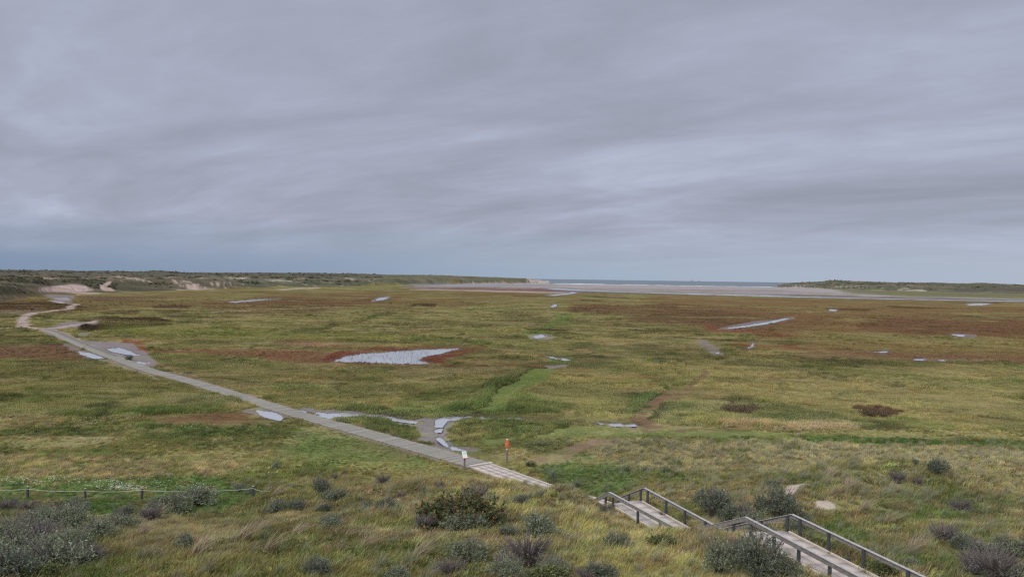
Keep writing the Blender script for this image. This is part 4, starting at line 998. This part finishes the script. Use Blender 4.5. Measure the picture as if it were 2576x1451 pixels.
# reeds in the pond
V = []; Fc = []
for a, b in in_poly(WATERS[0][1], 1500):
    if vnoise(np.array([a * .02]), np.array([b * .12]), 9)[0] < .28: continue
    p = at(a, b, -.1); h = random.uniform(.10, .48); lx = random.uniform(-.1, .2); q = .02; b0 = len(V)
    V += [(p.x - q, p.y, -.1), (p.x + q, p.y, -.1), (p.x + lx, p.y + random.uniform(-.1, .1), h)]; Fc.append((b0, b0 + 1, b0 + 2))
obj('reeds', mesh_from('reeds', V, Fc), simple('reed_stalks', (.13, .11, .07), .8, .1), kind='stuff')

# ------------------------------------------------------------------ bushes
GREY = [(.145, .162, .105), (.115, .134, .078), (.185, .198, .138), (.090, .108, .058), (.155, .15, .105)]
DGREY = [(.085, .097, .066), (.105, .118, .082), (.065, .074, .048), (.13, .142, .105)]
PURP = [(.155, .135, .125), (.12, .105, .095), (.19, .17, .16), (.10, .10, .08)]
GRN = [(.075, .105, .035), (.055, .080, .028), (.11, .14, .045), (.13, .13, .05), (.09, .07, .04)]
BRAM = [(.055, .085, .028), (.045, .070, .025), (.09, .13, .035), (.11, .055, .03), (.15, .075, .03), (.09, .055, .035), (.06, .08, .03), (.07, .09, .035), (.05, .05, .03)]
BROWNS = [(.10, .06, .035), (.075, .05, .03), (.13, .085, .05), (.09, .08, .04)]
def stem_mesh(seed, col, n=14, rad=.4, h=.55, thick=.012):
    g = random.Random(seed); bm = None; V = []; Fc = []
    for i in range(n):
        a = g.uniform(0, 6.283); q = rad * g.uniform(.3, 1); pts = [Vector((0.05 * math.cos(a), .05 * math.sin(a), -.08)), Vector((math.cos(a) * q * .4, math.sin(a) * q * .4, h * .45)), Vector((math.cos(a) * q, math.sin(a) * q, h * g.uniform(.7, 1.05)))]
        m = tube_mesh('s', pts, [thick, thick * .7, thick * .3], 4); b = len(V)
        V += [tuple(v_.co) for v_ in m.vertices]; Fc += [tuple(b + j for j in f.vertices) for f in m.polygons]; bpy.data.meshes.remove(m)
    return mesh_from('stem', V, Fc)
M_TWIG = simple('twigs', (.17, .14, .125), .85, .2, 8)
KIND = {}; FOOT = []
def bush_kind(key, cols, n, ls, asp, hgt, lobes, variants, tw=14, shell=.55):
    KIND[key] = []
    for i in range(variants):
        f = shrub_foliage(n, hgt, ls, cols, 500 + len(KIND) * 10 + i, lobes, asp, 1.7 if key != 'bramble' else 1.45, shell); f.materials.clear(); f.materials.append(M_LEAF)
        s = stem_mesh(len(KIND) * 10 + i, None, tw, .42, hgt * .9); s.materials.append(M_TWIG); KIND[key].append((f, s))
bush_kind('grey', GREY, 5600, .036, .38, .62, 22, 4, 30, 1.0)
bush_kind('dark', DGREY, 5600, .036, .40, .64, 22, 3, 30, 1.0)
bush_kind('purple', PURP, 2600, .036, .22, .58, 20, 2, 110, 1.3)
bush_kind('green', GRN, 3600, .046, .5, .50, 20, 2, 20, .8)
bush_kind('bramble', BRAM, 9800, .026, .8, .42, 50, 1, 10, .7)
bush_kind('rush', BROWNS, 4200, .045, .16, .16, 34, 1, 10, .8)

def bush(kind, x, y, wpx, label, name=None, tall=1.0, cat='bush'):
    """x, y: centre of the foot in picture pixels (4096 wide), wpx: width there"""
    P = on_ground(x / 1.59006, min(y, 2300) / 1.59006); 
    if y > 2300: P = on_ground(x / 1.59006, 2300 / 1.59006); d = Vector((-P.x, -P.y, 0)).normalized(); P = P + d * (y - 2300) * .035; P.z = hz(P.x, P.y)
    wid = wpx / 4 / F * math.hypot(P.y, CAMZ - P.z)
    nm = name or {'grey': 'sea_buckthorn', 'dark': 'sea_buckthorn', 'purple': 'dune_shrub', 'green': 'rose_shrub', 'bramble': 'bramble', 'rush': 'rush_patch'}[kind]
    t = thing(nm, label, cat, P - Vector((0, 0, .06)), random.uniform(-.6, .6), None)
    FOOT.append((P.x, P.y - wid * .1, wid * .44))
    f, s = KIND[kind][random.randrange(len(KIND[kind]))]
    a = obj('foliage', f, None, t); b = obj('stems', s, None, t)
    ax, ay = random.uniform(.85, 1.2), random.uniform(.85, 1.15)
    for o in (a, b): o.scale = (wid * 1.25 * ax, wid * 1.15 * ay, wid * tall * 1.12)
    a.rotation_euler.z = b.rotation_euler.z = random.uniform(0, 6.28)
    return t
BUSHES = [
 ('grey', 690, 2052, 150, 'wide grey-green bush swallowing the fourth post of the rope fence'),
 ('grey', 790, 2018, 130, 'grey bush just right of the fourth fence post, under the rope'),
 ('dark', 488, 2080, 110, 'dark rounded bush at the right end of the bare sand strip'),
 ('grey', 480, 2125, 125, 'low grey bush below the dark rounded one by the sand strip'),
 ('purple', 600, 2085, 110, 'thin greyish shrub leaning against the long tan grass right of the sand strip'),
 ('grey', 300, 2040, 90, 'brownish grey bush at the foot of the second fence post'),
 ('green', 236, 2035, 80, 'dark green clump left of the second fence post'),
 ('purple', 30, 2045, 90, 'mauve shrub at the left edge just below the fence'),
 ('purple', 115, 2052, 95, 'mauve-grey shrub below the first fence post'),
 ('dark', 180, 2085, 110, 'dark bush with a black hollow, left of the sand strip'),
 ('grey', 283, 2125, 190, 'broad grey bush directly below the bare sand strip'),
 ('grey', 47, 2150, 170, 'grey bush at the left edge, above the biggest thicket'),
 ('purple', 160, 2175, 170, 'brownish shrub in the middle of the left thicket'),
 ('grey', 290, 2195, 150, 'grey bush on the right flank of the left thicket'),
 ('grey', 85, 2240, 230, 'largest silver-grey bush of the left thicket'),
 ('grey', 215, 2270, 220, 'silver-grey bush low in the left thicket, beside yellow-green grass'),
 ('dark', 30, 2325, 230, 'very dark bush in the lower left corner'),
 ('green', 150, 2330, 150, 'dark green shrub along the bottom edge right of the corner bush'),
 ('grey', 735, 2185, 100, 'small flat grey bush among tan tussocks left of centre'),
 ('grey', 953, 1962, 60, 'small grey bush right of the rope fence, left one of a pair'),
 ('grey', 1000, 1972, 50, 'small grey bush at the end of the rope, right one of a pair'),
 ('purple', 1166, 1955, 48, 'small mauve bush beside a tan tussock above the pale bushes'),
 ('dark', 1285, 1968, 95, 'dark dome-shaped bush on the crest left of the information board'),
 ('purple', 1340, 1915, 42, 'little twiggy bush behind the dark dome-shaped one'),
 ('grey', 1103, 2045, 85, 'pale grey bush left of its darker neighbour in mid slope'),
 ('dark', 1187, 2035, 70, 'darker of two touching grey bushes in mid slope'),
 ('grey', 1335, 2000, 90, 'grey-green bush directly below the dark dome-shaped one'),
 ('dark', 1300, 2042, 55, 'small dark bush between two grey-green ones'),
 ('grey', 1326, 2115, 112, 'rounded blue-grey bush standing alone in the grass left of the bramble'),
 ('purple', 1533, 1940, 80, 'brownish bush on the crest above the bramble, beneath the lectern'),
 ('grey', 1466, 2040, 76, 'left one of two grey bushes in line left of the bramble'),
 ('dark', 1547, 2042, 88, 'right, darker one of two grey bushes in line left of the bramble'),
 ('purple', 1604, 1992, 52, 'spindly bush between the crest and the bramble'),
 ('purple', 1452, 2133, 45, 'tiny grey bush with a tan tussock, below the pair left of the bramble'),
 ('dark', 1274, 2300, 125, 'mixed grey and dark bush at the bottom edge left of centre'),
 ('grey', 1595, 2325, 110, 'blue-grey bush at the bottom edge below the bramble'),
 ('bramble', 1850, 2110, 300, 'wide bramble thicket with green, red and orange leaves'),
 ('purple', 1757, 1955, 60, 'grey twiggy bush at the upper left corner of the bramble'),
 ('grey', 1860, 2130, 140, 'silver-green bush in front of the bramble, upper of two'),
 ('grey', 1960, 2120, 60, 'silver-green sprig bush at the right of the bramble front'),
 ('grey', 1865, 2245, 165, 'large silver-green bush below the bramble'),
 ('purple', 1800, 2310, 125, 'leafless mauve twiggy bush at the bottom, below the large silver one'),
 ('grey', 2150, 2150, 170, 'big domed silver-green bush right of the bramble'),
 ('dark', 2000, 2092, 75, 'grey-green bush touching the right end of the bramble'),
 ('dark', 2085, 2015, 72, 'olive-grey bush behind the big domed one'),
 ('grey', 2160, 1990, 55, 'small grey bush at the point where the slab path disappears'),
 ('purple', 2110, 2262, 200, 'flat half-bare bush with mauve twigs below the big domed one'),
 ('grey', 2030, 2330, 170, 'grey-green bush at the bottom edge under the half-bare one'),
 ('green', 2200, 2330, 140, 'green and grey shrub at the bottom edge, right of centre'),
 ('purple', 2340, 2330, 90, 'small brown-green shrub at the bottom edge left of the yellow grass'),
 ('grey', 2469, 2200, 105, 'grey-green bush alone in yellow grass left of the lower stairs'),
 ('purple', 2427, 2055, 80, 'low grey heather-like bush left of the upper handrail'),
 ('dark', 2400, 2320, 130, 'dark leafy bush at the bottom edge in yellow grass'),
 ('green', 2650, 2190, 115, 'yellowish green leafy shrub in front of the upper stairs deck'),
 ('purple', 2654, 2063, 44, 'tiny grey bush between the two upper handrails'),
 ('dark', 2850, 2055, 160, 'tall dark grey-green bush behind the upper handrail'),
 ('dark', 2944, 2090, 130, 'dark bush just right of the tall one behind the handrail'),
 ('dark', 3110, 2070, 185, 'broad dark grey bush behind the middle handrail'),
 ('grey', 3085, 1952, 72, 'small grey bush at the left of the sand hollow'),
 ('grey', 3225, 2085, 72, 'grey bush at the right of the broad dark one, beside the sand patch'),
 ('grey', 2875, 2285, 165, 'pale silvery bush hiding the foot of the lower stairs'),
 ('dark', 3030, 2300, 200, 'large dark bush in front of the lower stairs deck'),
 ('grey', 3150, 2325, 120, 'silvery bush at the bottom edge by the lower stairs'),
 ('purple', 3590, 1930, 80, 'flat mauve-grey bush on the right-hand dune'),
 ('purple', 3668, 1937, 52, 'smaller mauve bush right of the flat one on the right-hand dune'),
 ('purple', 3843, 2050, 95, 'light grey twiggy bush alone on the right-hand slope'),
 ('purple', 3774, 2168, 130, 'big pale twiggy bush above the lower right thicket'),
 ('dark', 3850, 2195, 110, 'dark shrub joined to the pale twiggy one at the lower right'),
 ('dark', 3950, 2250, 150, 'dark green-grey bush in the lower right thicket'),
 ('grey', 4045, 2225, 150, 'silver bush at the right edge of the lower right thicket'),
 ('purple', 3980, 2330, 210, 'wide greyish bush in the lower right corner'),
 ('dark', 3384, 2250, 50, 'small dark bush between the far handrail and the deck'),
 ('grey', 3635, 2265, 70, 'small blue-green bush right of the lower end of the far handrail'),
 ('dark', 3752, 1888, 100, 'dark green bush on the crest of the right-hand dune'),
 ('dark', 3662, 1858, 42, 'small dark bush at the left end of that crest on the right'),
 ('dark', 517, 1440, 36, 'single round bush standing on the mud beside the long path'),
 ('green', 2125, 1862, 40, 'dark green clump wrapped round the foot of the orange sign post'),
 ('green', 2660, 1886, 50, 'bright green leafy clump above the upper handrail'),
 ('green', 2740, 1925, 42, 'second bright green clump, below right of the other'),
]
BUSHES += [
 ('grey', 395, 2150, 130, 'pale grey bush where the left thicket thins into tan grass'),
 ('grey', 150, 2120, 150, 'grey bush in the upper middle of the left thicket'),
 ('purple', 330, 2250, 130, 'low brownish bush at the right foot of the left thicket'),
 ('dark', 60, 2290, 160, 'dark grey bush just above the black corner bush'),
 ('grey', 640, 2062, 120, 'grey bush joining the fence-post bush to the tan grass'),
 ('green', 1760, 2075, 150, 'leafy green shrub at the left end of the bramble thicket'),
 ('purple', 1700, 2120, 110, 'reddish brown twiggy shrub at the lower left of the bramble'),
 ('purple', 1900, 2020, 150, 'grey-brown twigs rising at the back of the bramble'),
 ('dark', 2030, 2150, 90, 'small dark bush in the gap between bramble and big domed bush'),
 ('grey', 2225, 2290, 110, 'grey bush at the right of the half-bare one'),
 ('grey', 3010, 2110, 130, 'grey bush filling the gap behind the middle handrail'),
 ('dark', 3180, 2130, 90, 'dark grey bush just behind the top corner of the far handrail'),
 ('purple', 3900, 2290, 150, 'brownish bush in the middle of the lower right thicket'),
 ('grey', 4070, 2320, 130, 'pale bush cut by the right edge at the very bottom'),
 ('grey', 2950, 2240, 110, 'silvery bush between the pale and the large dark bush at the lower stairs'),
 ('green', 3540, 2300, 110, 'green shrub under the lower end of the far handrail'),
]
GL = []
for kd, x, y, wp, lb in BUSHES:
    bush(kd, x, y, wp, lb, tall=(1.35 if 'lower stairs' in lb else 1.15 if 'sign post' in lb or 'tall' in lb else 1.0))
bush('rush', 2950, 1646, 150, 'dim brown rush patch in the meadow, left one of the two', tall=.6, cat='rushes')
bush('rush', 3500, 1662, 165, 'dark reddish brown rush patch in the meadow, right one of the two', tall=.65, cat='rushes')

# marram tussocks that stand out
TSM = [blades(120, .20, .45, 1.0, .0095, .28, 2.0, [(.42, .34, .22), (.52, .43, .30), (.34, .26, .16), (.40, .34, .20)], 700 + i, 4, (.75, .05)) for i in range(3)]
TSG = [blades(110, .20, .40, .85, .011, .40, 2.0, [(.17, .20, .13), (.24, .26, .18), (.12, .16, .09), (.30, .29, .20)], 710 + i, 4, (.4, 0)) for i in range(2)]
for m_ in TSM + TSG: m_.materials.clear(); m_.materials.append(M_LEAF)
TUS = [('t', 970, 2165, 'largest wind-bent tan tussock in the lower left slope'), ('t', 1045, 2130, 'tan tussock bending right, behind the largest one on the left slope'), ('t', 1075, 2215, 'pinkish tan tussock below right of the largest one'), ('t', 1105, 1990, 'tan tussock above the pale grey bushes'),
 ('t', 1180, 2150, 'upright yellowish tussock between the tan ones and the lone bush'), ('t', 1385, 2155, 'small pinkish tussock right of the lone blue-grey bush'), ('t', 790, 2225, 'grey-tan tussock at the left of the bottom slope'), ('t', 620, 2080, 'tall tan tussock against the mauve shrub on the left'),
 ('t', 560, 2150, 'low tan tussock under the tall one on the left'), ('t', 1425, 1975, 'small reddish tussock between the crest bushes'), ('t', 1450, 2205, 'sparse tan tussock at the bottom of the slope left of the bramble'), ('t', 3385, 1960, 'bright tan tussock in the middle of the right-hand dune'),
 ('t', 3315, 1910, 'pale tussock near the top of the right-hand dune'), ('t', 3450, 2045, 'tan tussock above the far handrail'), ('t', 3540, 2105, 'tan tussock leaning over the slope right of the far handrail'), ('t', 3560, 1975, 'upright tan tussock at the edge of the green hollow'),
 ('t', 3650, 2210, 'yellow tussock near the lower right thicket'), ('g', 2210, 1915, 'grey-green marram tussock right of the slab path'), ('g', 2300, 1950, 'spiky green marram tussock nearer the upper handrail'), ('g', 2180, 1890, 'small marram tussock closest to the slab path'), ('g', 2500, 1890, 'pale marram tussock above the upper handrail'),
 ('g', 1100, 1880, 'blue-green marram tussock in the meadow left of the crest'), ('g', 2575, 1890, 'broad-bladed marram tussock left of the bright green clump'), ('t', 1670, 2240, 'dry sprawling tussock below the left end of the bramble')]
for kd, x, y, lb in TUS:
    P = on_ground(x / 1.59006, y / 1.59006); t = obj('marram_tussock', random.choice(TSM if kd == 't' else TSG), None, label=lb, category='grass tussock')
    t.location = P - Vector((0, 0, .03)); s = random.uniform(1.15, 1.6); t.scale = (s, s, s); t.rotation_euler.z = random.uniform(-.4, .4)
    if 'small' in lb: t.scale = (.9, .9, .9)
# driftwood by the path
P = on_ground(724, 1054); dr = tube_mesh('driftwood_log', [Vector((-.6, 0, .06)), Vector((-.1, .05, .10)), Vector((.35, -.02, .09)), Vector((.7, .1, .16))], [.05, .09, .08, .03], 7)
o = obj('driftwood_log', dr, simple('wet_wood', (.05, .035, .025), .7, .2, 6), label='short dark log lying at the end of the puddle by the long path', category='log'); o.location = P

# ------------------------------------------------------------------ grass, marsh, scrub
def clear_of_bushes(X, Y):
    m = np.ones(len(X), bool)
    for bx, by, br in FOOT: m &= (((X - bx) ** 2 + (Y - by) ** 2) > br * br)
    return m
# near slope and meadow
GB = 1.62      # blades are lit less than the open ground: their own colour is a little stronger than the mean of the cover
n = 120000; az = rng.uniform(-math.radians(39), math.radians(39), n); rr = np.sqrt(rng.uniform(24 ** 2, 112 ** 2, n)); kk = rng.uniform(size=n) < np.clip((62 / rr) ** 1.2, .3, 1); az = az[kk]; rr = rr[kk]; n = len(az)
X = np.sin(az) * rr; Y = np.cos(az) * rr; Z = height(X, Y); Z, dp, ds, dt = corridor(X, Y, Z)
c, dens, hgt, wet, wat, u, v = cover(X, Y, Z, dp, ds, dt)
k = (rng.uniform(size=n) < dens) & (u > -150) & (u < 2730) & (v < 1530) & (Y < 86) & clear_of_bushes(X, Y); X, Y, Z, c, hgt, u, v = (a[k] for a in (X, Y, Z, c, hgt, u, v)); n = len(X)
typ = rng.uniform(size=n); cl = fbm(X, Y, 3.0, 3, 201); cl2 = fbm(X, Y, 2.2, 3, 203)
tan = c[:, 0] > c[:, 1] * 1.06
idx = pick(TURF, n); idx = np.where((typ < .30 + .5 * tan) & (hgt > .55), pick(LONG, n), idx); idx = np.where((cl2 > .56) & (typ > .55), pick(HERB, n), idx)
mar = (typ > .975) & (Y < 62) | ((u > 1300) & (v < 1260) & (v > 1110) & (typ > .90)); idx = np.where(mar, pick(MARR, n), idx)
tint = c * rng.uniform(.72, 1.28, (n, 1)) * (1 + rng.normal(0, .07, (n, 3))) * GB * (.55 + .95 * fbm(X, Y, 1.1, 3, 207))[:, None]
tint = np.where((rng.uniform(size=n) < .10)[:, None], tint * .3 + np.array((.34, .27, .16)) * .7, tint)
isherb = np.isin(idx, HERB); tint[isherb] = tint[isherb] * .5 + np.array((.075, .115, .035)) * .5
tint[mar] = tint[mar] * .35 + np.array((.26, .26, .17)) * .65
scl = (rng.uniform(.7, 1.25, n) * np.clip(hgt, .35, 1.5)) * np.where(mar, .75, 1.0)
short = (hgt < .5); scl = np.where(short, scl * .8, scl)
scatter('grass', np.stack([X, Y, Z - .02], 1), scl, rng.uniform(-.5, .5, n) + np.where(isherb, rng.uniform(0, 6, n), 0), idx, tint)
# marsh in the middle distance
n = 190000; az = rng.uniform(-math.radians(38), math.radians(38), n); dvv = rng.uniform(24, 150, n); Y = CAMZ * F / dvv; X = np.tan(az) * Y
Z = height(X, Y); Z, dp, ds, dt = corridor(X, Y, Z); c, dens, hgt, wet, wat, u, v = cover(X, Y, Z, dp, ds, dt)
k = (rng.uniform(size=n) < dens) & (u > -100) & (u < 2680) & (Y > 84); X, Y, Z, c, hgt = (a[k] for a in (X, Y, Z, c, hgt)); n = len(X)
tint = c * rng.uniform(.9, 1.12, (n, 1)) * (1 + rng.normal(0, .03, (n, 3))) * GB * (.66 + .72 * fbm(X * .6, Y, 3.2, 4, 209, .6))[:, None]
scl = rng.uniform(.8, 1.3, n) * np.clip(hgt, .35, 1.6)
pa = fbm(X, Y, 12, 4, 213, .6); tall = (rng.uniform(size=n) < .35 * sstep(.50, .60, pa)) & (hgt > .45)
idx = np.where(tall, pick(LONG, n), pick(SWRD, n)); scl = np.where(tall, scl * 1.9, scl); tint = np.where(tall[:, None], tint * np.where(fbm(X, Y, 20, 3, 215)[:, None] > .5, np.array([[1.10, 1.09, 1.12]]), np.array([[.75, .88, .8]])), tint)
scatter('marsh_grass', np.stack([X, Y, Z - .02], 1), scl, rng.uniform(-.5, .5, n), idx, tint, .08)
# scrub on the far dunes
n = 130000; U = rng.uniform(-80, 2660, n); lg = rng.uniform(math.log(400), math.log(2400), n); Y = np.exp(lg); X = (U / S - 512) / F * Y
Z = height(X, Y); c, dens, hgt, wet, wat, u, v = cover(X, Y, Z)
foot = np.interp(U, SUF, LFOOT); onl = (U < 1370) & (Y > foot + 15); onr = (U > 1960) & (Y > np.interp(U, [1930, 2000, 2200, 2400, 2576, 3000], [2100, 1980, 1560, 1380, 1320, 1250]) + 15)
lum = c.sum(1); k = (onl | onr) & (Z > 1.5) & (lum < .5) & (rng.uniform(size=n) < np.where(lum < .25, .95, .25) * sstep(.38, .55, fbm(X, Y, 45, 4, 211, .6))); X, Y, Z, c = (a[k] for a in (X, Y, Z, c)); n = len(X)
tint = c * rng.uniform(.7, 1.3, (n, 1)) * 1.7; s = rng.uniform(1.0, 3.0, n) * np.clip(Y / 1100, .35, 1.05) * np.where(c.sum(1) < .25, 1.25, .6)
scatter('dune_scrub', np.stack([X, Y, Z - .2], 1), np.stack([s * 1.3, s * 1.3, s], 1), rng.uniform(0, 6.28, n), pick(SCRB, n), tint, .05)
